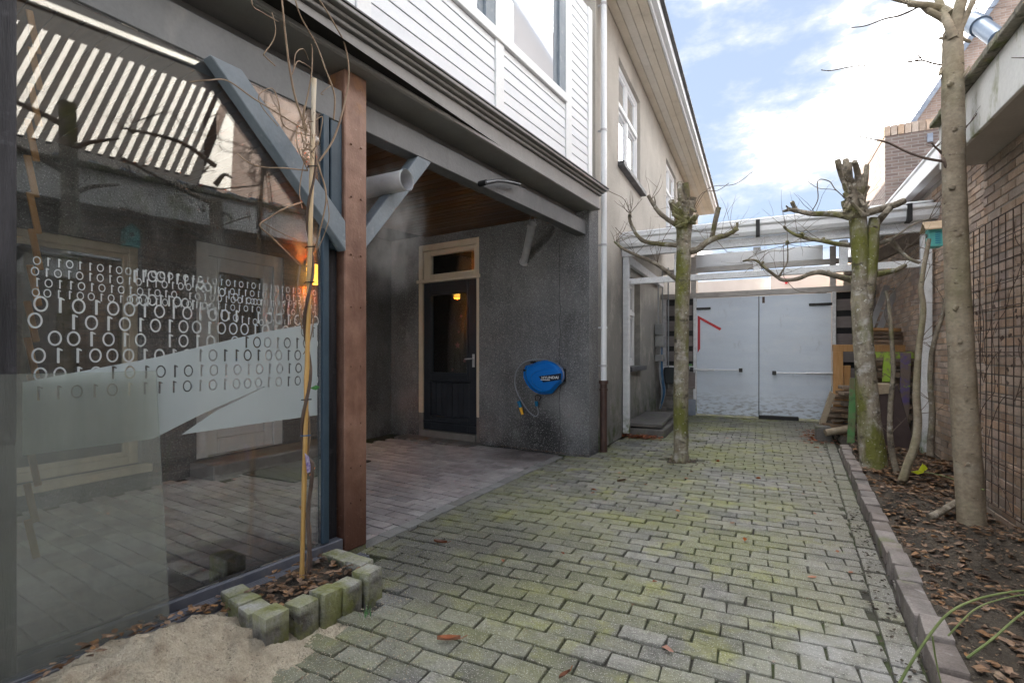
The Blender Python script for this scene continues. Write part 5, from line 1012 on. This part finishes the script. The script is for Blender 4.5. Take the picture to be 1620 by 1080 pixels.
for px_, a, b_ in (([(1507, 60), (1500, 38), (1490, 15), (1478, -20)], 0.036, 0.026), ([(1508, 60), (1514, 30), (1520, 5), (1527, -25)], 0.05, 0.04), ([(1512, 62), (1524, 35), (1538, 5), (1548, -20)], 0.026, 0.02), ([(1505, 22), (1490, 14), (1470, 9), (1450, 7), (1430, 2), (1400, -6), (1370, -12)], 0.034, 0.014), ([(1505, 44), (1492, 30), (1470, 18), (1458, 9), (1438, 8)], 0.03, 0.02),
                   ([(1500, 54), (1495, 60), (1486, 61)], 0.02, 0.012), ([(1516, 55), (1524, 62), (1534, 66)], 0.018, 0.012), ([(1496, 110), (1490, 108), (1487, 118)], 0.02, 0.012), ([(1520, 125), (1526, 118), (1533, 106)], 0.012, 0.009)):
    limb(cr_, [onY(x, y, Y3+.05*math.sin(x)) for x, y in px_], a*.78, b_*.72, 10, 0.05)
cr_.build('crown', m_bark3, t3, smooth=True)
tw3 = MB()
for px_, r_ in (([(1496, 104), (1478, 101), (1458, 96), (1430, 99), (1400, 103), (1370, 103), (1340, 107), (1315, 112), (1299, 111)], 0.0065), ([(1455, 10), (1440, 18), (1420, 26), (1400, 30), (1370, 41), (1347, 44)], 0.007), ([(1502, 256), (1475, 253), (1450, 246), (1430, 238), (1405, 226), (1375, 219), (1345, 213), (1322, 203)], 0.009),
                ([(1507, 290), (1500, 270), (1494, 255), (1492, 245), (1480, 233), (1474, 226)], 0.011), ([(1494, 255), (1505, 244), (1515, 225), (1525, 205), (1540, 188), (1555, 165)], 0.007), ([(1460, 96), (1452, 88), (1456, 80)], 0.004), ([(1370, 103), (1360, 110), (1350, 118)], 0.003)):
    q = smooth_path([onY(x, y, Y3+.03*math.sin(x)) for x, y in px_], 5); MB().tube(q, [r_*(1-0.6*i/len(q)) for i in range(len(q))], 6, True, 0.15).build('branch', m_vinedark, t3)
for x, y in ((1405, 0), (1430, 5), (1380, 0), (1530, 200), (1548, 180), (1480, 233), (1458, 92), (1545, 15)): twigs(tw3, onY(x, y, Y3), 3, 0.16, 0.1, 0.003)
tw3.build('twigs', m_vinedark, t3, kind='stuff')
# thin young stems in the bed
def stem(Y, px_, r0, r1, lab, mat):
    mb = MB(); q = smooth_path([onY(x, y, Y) for x, y in px_], 5); mb.tube(q, [r0+(r1-r0)*i/(len(q)-1) for i in range(len(q))], 9, True, 0.07)
    o = T('young_tree', lab, 'young tree', q[0]); mb.build('stem', mat, o, smooth=True); t_ = MB()
    for f in (0.35, 0.6, 0.8, 0.95): twigs(t_, q[int(f*(len(q)-1))], 2, 0.3, 0.4, 0.004, 0.8, 1, 0.3)
    t_.build('twigs', m_twig, o, kind='stuff'); return o
stem(5.75, [(1424, 778), (1418, 745), (1411, 715), (1408, 680), (1409, 640), (1413, 590), (1411, 540), (1407, 490), (1402, 460)], 0.03, 0.014, 'thin knobbly stem closest to the thick forked pollard', m_bark)
stem(5.45, [(1425, 768), (1436, 735), (1447, 705), (1452, 670), (1450, 630), (1451, 590), (1455, 540), (1461, 490), (1457, 455), (1464, 410), (1470, 378)], 0.036, 0.016, 'pale curved young stem with smooth bark between two thin stems', m_bark3)
stem(6.1, [(1471, 720), (1473, 690), (1475, 650), (1472, 610), (1474, 560), (1484, 520), (1491, 500), (1496, 470)], 0.03, 0.014, 'young stem closest to the white post and the brick wall', m_bark)
# espaliered trees and birdhouse further along the wall, mirrored in the glass
for (x, y, h, lab) in ((1.0, 1.45, 3.3, 'bare espalier tree before the mossy fascia, nearer to the camera'), (1.02, 2.62, 2.75, 'short pollard with upright shoots before the mossy fascia')):
    o = T('espalier_tree', lab, 'tree', (x, y, 0.05)); mb = MB(); mb.tube(smooth_path([Vector((x, y, 0)), Vector((x+.02, y, 1.2)), Vector((x-.01, y+.02, 2.2)), Vector((x, y, h))], 4), [0.09]*4+[0.075]*5+[0.06]*4, 12, True, .05); mb.build('trunk', m_bark, o, smooth=True)
    c_ = MB()
    for k in range(7):
        z = 1.9+k*0.2; s = (1 if k % 2 else -1)*((0.45 if y < 2 else 0.2) if k % 2 else 1.0); limb(c_, [Vector((x, y, z)), Vector((x+R.uniform(-.1, .1), y+s*0.35, z+0.12)), Vector((x, y+s*0.8, z+R.uniform(0, .3)))], 0.03, 0.01, 6)
        twigs(c_, (x, y+s*0.7-(0.25 if s > 0 else 0), z+.1), 5, 0.4 if s < 0 else 0.2, 0.8, 0.005, 0.9, 1, 1.0)
    c_.build('crown', m_twig, o)
def birdhouse(p, F, lab):
    o = T('birdhouse', lab, 'birdhouse', p); w_, dpt, h_ = 0.13, 0.12, 0.17
    L_ = Frame(p, F.d, F.n)
    MB().prism(L_, [(-w_/2, 0), (w_/2, 0), (w_/2, h_), (0, h_+0.06), (-w_/2, h_)], 0.01, dpt).build('box', m_turq, o, 0.003)
    for s in (-1, 1):
        MB().prism(L_, [(0, h_+0.075), (s*(w_/2+0.035), h_-0.01), (s*(w_/2+0.035), h_+0.006), (0, h_+0.092)], -0.005, dpt+0.035).build('roof_board', m_rooflet, o, 0.002)
    MB().tube([L_.P(0, dpt, 0.12), L_.P(0, dpt+0.004, 0.12)], 0.022, 14).build('entrance_hole', m_blk, o)
    for k in range(6): MB().fb(L_, w_/2, w_/2+0.003, 0.03, 0.07, 0.03+k*0.02, 0.038+k*0.02).build('louvre', m_reelc, o)
    return o
bh = onX(1484, 390, 1.60); birdhouse((1.62, bh.y-0.05, 2.20), Frame((0, 0, 0), (0, -1, 0), (-1, 0, 0)), 'turquoise birdhouse with wooden roof by the pergola post')
birdhouse((1.44, 1.98, 2.2), Frame((0, 0, 0), (0, 1, 0), (-1, 0, 0)), 'turquoise birdhouse on the near brick wall, mirrored in the glass')

# ------------------------------------------------------------------ wire trellis with dead climber
wt = T('wire_trellis', 'rusty wire mesh trellis fixed on the near brick wall', 'trellis', (1.43, 3.8, 0.1))
for k in range(31):
    y = 1.85+k*0.108
    if y < 5.16: MB().tube([(1.435, y, 0.13), (1.435+R.uniform(-.004, .004), y+R.uniform(-.01, .01), 1.1), (1.435, y, 2.06)], 0.0034, 5).build('wire', m_wire, wt)
for k in range(14): z = 0.13+k*0.148; MB().tube([(1.428, 1.85, z), (1.43, 3.5, z+R.uniform(-.01, .01)), (1.428, 5.16, z)], 0.0034, 5).build('wire', m_wire, wt)
cv = T('climber_plant', 'bare dead climber tangled in the wire trellis', 'climber', (1.41, 4.3, 0.1)); mb = MB()
for k in range(20):
    p = Vector((1.415, R.uniform(3.9, 5.0), R.uniform(0.1, 1.3))); pts = [p]; d_ = Vector((0, R.uniform(-.5, .5), 1)).normalized()
    for s in range(R.randint(3, 8)): d_ = (d_+Vector((R.uniform(-.05, .05), R.uniform(-.8, .8), R.uniform(-.5, .4)))).normalized(); nx_ = pts[-1]+d_*0.12; nx_.x = min(1.445, max(1.39, nx_.x)); pts.append(nx_)
    mb.tube(smooth_path(pts, 3), 0.0022, 4)
mb.build('stems', m_vinedark, cv)
lf = MB()
for k in range(90):
    p = Vector((1.405+R.uniform(-.02, .01), R.uniform(4.0, 4.9), R.uniform(0.9, 1.75))); r_ = R.uniform(.008, .02)
    a = Vector((R.uniform(-.4, .4), 1, R.uniform(-1, 1))).normalized()*r_; b_ = Vector((R.uniform(-.3, .3), R.uniform(-1, 1), 1)).normalized()*r_
    lf.add([p-a, p+b_, p+a, p-b_*1.2], [(0, 1, 2, 3)])
lf.build('shrivelled_leaves', m_vinedark, cv, kind='stuff')

# ------------------------------------------------------------------ foreground left: planter, bamboo with vine, sand, profiles
stones = T('planter_edging', 'small square planter edged with upright mossy concrete stones', 'planter', (-1.85, 1.65, 0))
ring_px = [(370, 975), (404, 984), (431, 994), (455, 1007), (493, 995), (525, 972), (554, 951), (583, 935), (556, 922), (534, 910), (513, 902)]
ring_xy = [(-2.075, 1.475), (-1.965, 1.435), (-1.855, 1.405), (-1.725, 1.375), (-1.705, 1.505), (-1.69, 1.615), (-1.675, 1.725), (-1.655, 1.845), (-1.775, 1.925), (-1.895, 1.955), (-2.0, 1.985)]
for i, (x, y) in enumerate(ring_xy):
    rz = rad(-10 if i < 3 or i > 7 else -2)+R.gauss(0, .05); h_ = 0.118+R.uniform(-.012, .016)
    if i in (3, 7): h_ += 0.012
    b = MB(); j = lambda: R.uniform(-.004, .004)
    sx, sy = (0.096, 0.102) if 3 <= i <= 7 else (0.102, 0.096)
    c = [Vector((a*sx/2+j(), c_*sy/2+j(), z)) for z in (-0.05, h_) for a, c_ in ((-1, -1), (1, -1), (1, 1), (-1, 1))]
    b.hexa(c); me = b.mesh('edging_stone', m_stone, 0.009, True, 2); inst('edging_stone', me, stones, (x, y, 0), (R.gauss(0, .02), R.gauss(0, .02), rz))
ps_ = MB(); nx = 12
for j in range(nx+1):
    for i in range(nx+1): x = -2.05+0.36*i/nx; y = 1.45+0.46*j/nx; ps_.v.append((x, y, 0.085+R.uniform(-.012, .012)))
ps_.f = [(j*(nx+1)+i, j*(nx+1)+i+1, (j+1)*(nx+1)+i+1, (j+1)*(nx+1)+i) for j in range(nx) for i in range(nx)]
ps_.build('planter_soil', m_soil, stones, smooth=True)
bp0 = Vector((-1.955, 1.725, 0.05)); bpt = onX(497, 125, -1.955)
bam = T('bamboo_pole', 'bamboo cane standing in the planter, tied to a bare climber', 'bamboo pole', bp0)
mb = MB(); q = [bp0.lerp(bpt, t_/20) for t_ in range(21)]; mb.tube(q, [0.0105 if i % 4 else 0.0122 for i in range(21)], 10); mb.build('cane', m_bamboo, bam, smooth=True)
for t_ in (0.36, 0.29, 0.59, 0.66, 0.82):
    p = bp0.lerp(bpt, t_); MB().tube([p+Vector((-.02, -.01, 0)), p+Vector((.0, -.022, .002)), p+Vector((.035, .0, .004))], 0.003, 5).build('tie', m_blk if t_ > .3 else m_bluecable, bam)
vn = T('climbing_vine', 'bare brown vine winding up the bamboo cane with long loose tendrils', 'vine', bp0+Vector((.03, .02, 0))); mb = MB()
pts = []
for i in range(70):
    t_ = i/69; p = bp0.lerp(bpt, t_*0.86); a = t_*26+1.0; r_ = 0.017 if t_ > 0.28 else 0.021+0.03*math.sin(min(1, t_/0.28)*math.pi)
    pts.append(p+Vector((math.cos(a)*r_, math.sin(a)*r_, 0)) if t_ > 0.28 else p+Vector((0.03+0.01*math.sin(t_*30), 0.01, 0)))
mb.tube(pts, [0.0105-0.005*i/69 for i in range(70)], 7, True, 0.1)
mb.build('main_stem', m_vinedark, vn, smooth=True)
mb = MB(); XV = -1.95
def vp(x, y, n=0): return onX(x, y, XV+n)
for px_, r_ in (([(478, 790), (483, 740), (490, 690), (486, 640)], .006), ([(475, 800), (490, 830), (488, 870), (480, 935)], .007),
                ([(487, 210), (470, 165), (460, 120), (452, 60), (448, 20), (445, -10)], .0055), ([(478, 190), (487, 150), (493, 115), (494, 80), (492, 70)], .004), ([(505, 255), (530, 215), (548, 150), (552, 110), (545, 70), (530, 40), (505, 0), (490, -15)], .005),
                ([(528, 190), (529, 150), (515, 110), (500, 70), (475, 25), (465, -10)], .0045), ([(495, 240), (515, 300), (512, 340), (497, 395), (480, 430)], .0045), ([(488, 210), (440, 180), (400, 155), (360, 128), (330, 127), (300, 130)], .0035), ([(490, 215), (450, 200), (440, 160), (430, 140), (410, 150), (415, 170), (440, 200)], .0028),
                ([(486, 270), (450, 266), (420, 265), (395, 258), (375, 243)], .0035), ([(478, 320), (450, 330), (425, 345), (411, 357), (430, 375), (455, 400), (485, 430)], .004), ([(436, 105), (420, 90), (418, 85), (432, 65), (436, 45), (430, 20)], .003), ([(462, 118), (470, 98), (480, 100), (492, 108)], .003), ([(465, 110), (468, 85), (480, 78), (488, 95)], .0025),
                ([(500, 190), (510, 185), (508, 205), (503, 230)], .003), ([(487, 270), (470, 230), (470, 200)], .003), ([(478, 330), (474, 300), (482, 250)], .003), ([(398, -10), (400, 10), (415, 20), (440, 35)], .003), ([(482, 235), (500, 248), (520, 330), (515, 365), (500, 400)], .003), ([(512, 150), (508, 148), (520, 138), (526, 135)], .002),
                ([(470, 380), (440, 366), (415, 352)], .002), ([(475, 420), (470, 470), (478, 520)], .004), ([(484, 480), (496, 500), (490, 540), (480, 560)], .003)):
    q = smooth_path([vp(x, y, .02*math.sin(x*.1)+R.uniform(-.01, .01)) for x, y in px_], 6); MB().tube(q, [r_*(1-.35*i/len(q)) for i in range(len(q))], 6, True, .08).build('tendril', m_vine, vn, smooth=True)
kn = MB()
for _ in range(46): p = vp(487+R.uniform(-11, 9), R.uniform(185, 250), R.uniform(-.03, .03)); kn.tube([p, p+Vector((R.uniform(-.03, .03), R.uniform(-.03, .03), R.uniform(-.05, .06)))], 0.0026, 4)
kn.build('dry_knot', m_vine, vn, kind='stuff')
lf_ = MB(); p = vp(490, 614); lf_.add([p, p+Vector((.02, .02, .015)), p+Vector((.035, .03, .005)), p+Vector((.02, .02, -.01))], [(0, 1, 2, 3)]); lf_.build('green_shoot', m_grass, vn)
tg = T('plant_tag', 'small purple and orange plant tag tied low on the bamboo cane', 'plant tag', vp(485, 735))
q = [vp(x, y, .03) for x, y in ((482, 716), (489, 722), (493, 745), (486, 748))]; MB().hexa(q+[v+Vector((.003, -.003, 0)) for v in q]).build('tag', m_paperleaf, tg)
q = [vp(x, y, .03) for x, y in ((494, 742), (499, 738), (494, 750), (489, 752))]; MB().hexa(q+[v+Vector((.003, -.003, 0)) for v in q]).build('tip', m_tip, tg)
# plastic profiles on the ground along the glass
for k, (n0, n1, za, zb, ue, lab) in enumerate(((0.015, 0.075, 0.012, 0.075, -0.21, 'upper of the two grey plastic profiles lying at the foot of the glass screen'), (0.085, 0.165, 0.005, 0.04, -0.12, 'lower and longer grey plastic profile lying beside the planter'))):
    o = T('plastic_profile', lab, 'profile', BAY.P(-1, n0, 0), 'grey plastic profiles along the glass screen')
    MB().fb(BAY, -2.2, ue, n0, n1, za, zb-0.012).build('web', m_plastic, o, 0.002)
    for j in range(4): a = n0+(n1-n0)*j/4; MB().fb(BAY, -2.2, ue, a+0.002, a+(n1-n0)/4-0.006, zb-0.0118, zb).build('rib', m_plastic, o, 0.002)
# sand heap
def sand_h(x, y):
    e = ((x+1.92)/0.30)**2+((y-1.0)/0.46)**2; h_ = 0.16*math.exp(-e*1.25)
    return h_*(1+0.10*math.sin(x*21+y*9)+0.08*math.sin(y*27-x*6))+0.01*math.exp(-e*0.6)
sh = MB(); nx = ny = 150
for j in range(ny+1):
    for i in range(nx+1): x = -2.26+1.15*i/nx; y = 0.3+1.45*j/ny; h_ = sand_h(x, y)+R.uniform(-.0045, .0045)+0.012*math.sin(x*47+2*math.sin(y*31))*min(1, sand_h(x, y)/.06); sh.v.append((x, y, h_-0.016))
sh.f = [(j*(nx+1)+i, j*(nx+1)+i+1, (j+1)*(nx+1)+i+1, (j+1)*(nx+1)+i) for j in range(ny) for i in range(nx)]
o = sh.build('sand_heap', m_sand, smooth=True, kind='stuff'); o['label'] = 'low heap of yellow sand spilled in front of the glass'
gr_ = MB()
for _ in range(2600):
    a = R.uniform(-1.9, 1.7); q = R.uniform(0.75, 1.75)**1.0; x = -1.90+0.5*q*math.cos(a); y = 1.0+0.62*q*math.sin(a); r_ = R.uniform(.0012, .0038)
    if bay_u(x, y)[1] < .18 or -2.1 < x < -1.62 and 1.36 < y < 2.0: continue
    c_ = Vector((x, y, 0.001)); gr_.add([c_+Vector((-r_, -r_, 0)), c_+Vector((r_, -r_, 0)), c_+Vector((0, r_*1.3, 0)), c_+Vector((0, 0, r_*1.2))], [(0, 1, 3), (1, 2, 3), (2, 0, 3)])
gr_.build('sand_grains', m_sand, kind='stuff')['label'] = 'loose sand grains scattered over the pavers round the heap'
# ------------------------------------------------------------------ leaves, twigs, litter
def litter(name, mat, n, place, smin, smax, lab):
    mb = MB()
    for _ in range(n):
        x, y, z = place(); s = R.uniform(smin, smax); a = R.uniform(0, 6.28); ca, sa = math.cos(a), math.sin(a); cv_ = R.uniform(-.3, .6)*s; t_ = R.uniform(-.3, .3)*s
        loc = [(-s, 0, 0.2*cv_), (-0.3*s, 0.55*s, cv_), (0.5*s, 0.42*s, cv_*.8+t_), (1.05*s, 0, 0.1*cv_+t_), (0.45*s, -0.42*s, cv_*.7+t_), (-0.35*s, -0.5*s, cv_*.9), (0, 0, 0)]
        b = len(mb.v); mb.v += [(x+u*ca-v*sa, y+u*sa+v*ca, z+0.004+max(w_, -0.002)) for u, v, w_ in loc]; mb.f += [(b+i, b+(i+1) % 6, b+6) for i in range(6)]
    o = mb.build(name, mat, None, kind='stuff'); o['label'] = lab
def in_bed():
    y = R.uniform(0.2, 8.5)**1.0; x = R.uniform(kx(min(y, 7.2))+0.11, 1.7 if y > 4.8 else 1.45); return x, y, soil_z(x, y)+R.uniform(0, .012)
litter('leaf_litter', m_leaf, 3600, in_bed, 0.008, 0.030, 'brown dead leaves scattered over the flower bed soil')
m_crumb = M('bed_crumb', (0.05, 0.035, 0.025), (0.24, 0.17, 0.11), 60, 0.9, 0, rand=0.6)
litter('leaf_crumbs', m_crumb, 5200, lambda: in_bed(), 0.003, 0.010, 'crumbled leaf and bark bits over the flower bed soil')
def near_stems():
    x = R.gauss(1.25, .28); y = R.gauss(5.9, .55); 
    while not (kx(min(y, 7.2))+.1 < x < 1.7): x = R.gauss(1.25, .28)
    return x, y, soil_z(x, y)+R.uniform(0, .03)
litter('leaf_litter', m_leaf, 1100, near_stems, 0.014, 0.038, 'thick drift of brown leaves around the young stems')
litter('leaf_litter', m_leafred, 150, lambda: (R.gauss(-1.45, .12), R.gauss(7.0, .05), R.uniform(0, .03)), 0.02, 0.04, 'red brown leaves heaped in front of the cellar hatch')
litter('leaf_litter', m_leafred, 120, lambda: (R.gauss(0.72, .12), R.gauss(8.1, .35), R.uniform(0, .03)), 0.02, 0.04, 'red brown leaves before the wood pile')
def along_glass():
    u = R.uniform(-2.0, -0.25); n = R.choice((R.uniform(-.01, .03), R.uniform(.07, .11), R.uniform(.16, .24))); p = BAY.P(u, n, 0); return p.x, p.y, max(sand_h(p.x, p.y), 0.045 if n < .15 else 0.012)+R.uniform(0, .03)
litter('leaf_litter', m_leaf, 330, along_glass, 0.008, 0.024, 'dry leaves caught along the plastic profiles')
litter('leaf_litter', m_leaf, 130, lambda: (R.uniform(-2.03, -1.72), R.uniform(1.46, 1.9), 0.095+R.uniform(0, .03)), 0.012, 0.028, 'dry leaves filling the planter')
litter('leaf_litter', m_leafred, 26, lambda: (lambda y: (R.uniform(-1.3, kx(y)-.05), y, 0.003))(R.uniform(1.5, 8.5)), 0.012, 0.026, 'few small leaves scattered over the pavers')
litter('gravel', m_stone, 420, lambda: (R.gauss(-1.75, .16), R.gauss(2.25, .18), 0.0), 0.003, 0.007, 'fine grit on the pavers at the foot of the column')
litter('debris', m_soil, 320, lambda: (lambda y: (kx(y)-R.uniform(-.01, .13), y, 0.002))(R.uniform(1.2, 4.5)), 0.004, 0.014, 'dark crumbs in the joint along the kerb')
def single_leaf(px, py, s, rz, lab, mat):
    p = onZ(px, py, 0.008); mb = MB(); pts = []
    for i in range(9):
        t_ = i/8; w_ = s*0.26*math.sin(math.pi*min(1, t_*1.05+.02))
        for e in (-1, 0, 1): pts.append(Vector(((t_-.5)*s*1.7, e*w_, (0.30*abs(e)+0.35*(t_-.5)**2)*s*.9)))
    m_ = Matrix.Translation(p) @ Matrix.Rotation(rz, 4, 'Z'); mb.v = [tuple(m_ @ q) for q in pts]
    mb.f = [(i*3+e, i*3+e+1, i*3+e+4, i*3+e+3) for i in range(8) for e in (0, 1)]
    tip_ = m_ @ pts[-2]; mb.tube([tip_, tip_+(m_.to_3x3() @ Vector((s*.5, .004, .012)))], 0.0016, 4)
    tag(mb.build('dead_leaf', mat, None, smooth=True), lab, 'leaf')
litter('tree_pit_debris', m_crumb, 420, lambda: (R.gauss(-0.757, .10), R.gauss(5.70, .10), R.uniform(-.012, .006)), 0.004, 0.014, 'soil crumbs and bark bits round the foot of the slim pollard')
litter('wall_foot_debris', m_crumb, 380, lambda: (lambda u: tuple(REEL.P(u, abs(R.gauss(0, .03)), 0.004)))(R.uniform(0.0, 1.3)), 0.003, 0.011, 'dirt crumbs along the foot of the stucco wall')
single_leaf(710, 1012, 0.055, 0.5, 'curled brown leaf lying in the foreground of the pavers', m_leafred)
single_leaf(697, 858, 0.05, 0.2, 'reddish leaf on the pavers to the right of the column', m_leafred)
single_leaf(893, 1068, 0.035, 1.2, 'dark red leaf at the bottom centre of the pavers', m_leafred)
single_leaf(983, 761, 0.06, 1.0, 'pale leaf on the pavers between the reel wall and the kerb', m_leaf)
lg_ = MB(); lg_.tube(smooth_path([onZ(1470, 818, .1), onZ(1487, 810, .12), onZ(1512, 795, .13), onZ(1530, 786, .12)], 4), 0.022, 8, True, .12)
tag(lg_.build('fallen_branch', m_bark, None, smooth=True), 'short fallen branch on the soil left of the straight trunk', 'branch')
yt = MB(); 
for q in ([(1441, 746), (1452, 744), (1460, 748), (1452, 750)], [(1453, 744), (1460, 733), (1463, 740), (1461, 748)], [(1463, 735), (1468, 741), (1462, 745), (1460, 742)]):
    pts = [onY(x, y, 5.5) for x, y in q]; yt.hexa(pts+[p+Vector((0, .008, 0)) for p in pts])
tag(yt.build('yellow_ribbon', m_yel, None), 'bright yellow ribbon bow in the leaves near the young stems', 'ribbon')
tag(MB().tube(smooth_path([onY(1462, 746, 5.5), onY(1490, 752, 5.0), onY(1530, 765, 4.2), onY(1557, 775, 3.95)], 6), 0.004, 5).build('string', m_green, None), 'thin yellow green string from the ribbon to the straight trunk', 'string')
br = T('bramble', 'green arching bramble canes in the lower right corner of the bed', 'bramble', (0.75, 1.5, 0.05)); mb = MB()
for px_, r_, dd in (([(1415, 1095), (1440, 1050), (1470, 1005), (1500, 970), (1540, 949), (1590, 937), (1640, 932)], .0045, 1.62), ([(1500, 1005), (1540, 965), (1580, 948), (1630, 938)], .003, 1.75), ([(1530, 1040), (1570, 1010), (1610, 975), (1640, 955)], .004, 1.6), ([(1475, 1005), (1480, 1040), (1490, 1085)], .003, 1.62)):
    q = smooth_path([atD(x, y, dd) for x, y in px_], 6); mb.tube(q, [r_*(1-.4*i/len(q)) for i in range(len(q))], 6)
mb.build('cane', m_green, br, smooth=True)
gm = MB()
for k in range(9):
    p = onZ(578, 976, 0)+Vector((R.uniform(-.02, .02), R.uniform(-.02, .02), 0)); q = p+Vector((R.uniform(-.02, .02), R.uniform(-.02, .02), R.uniform(.03, .06))); gm.add([p-Vector((.002, 0, 0)), p+Vector((.002, 0, 0)), q], [(0, 1, 2)])
o = gm.build('grass_tuft', m_grass, None, kind='stuff'); o['label'] = 'tiny green grass tuft in the joint beside the planter'
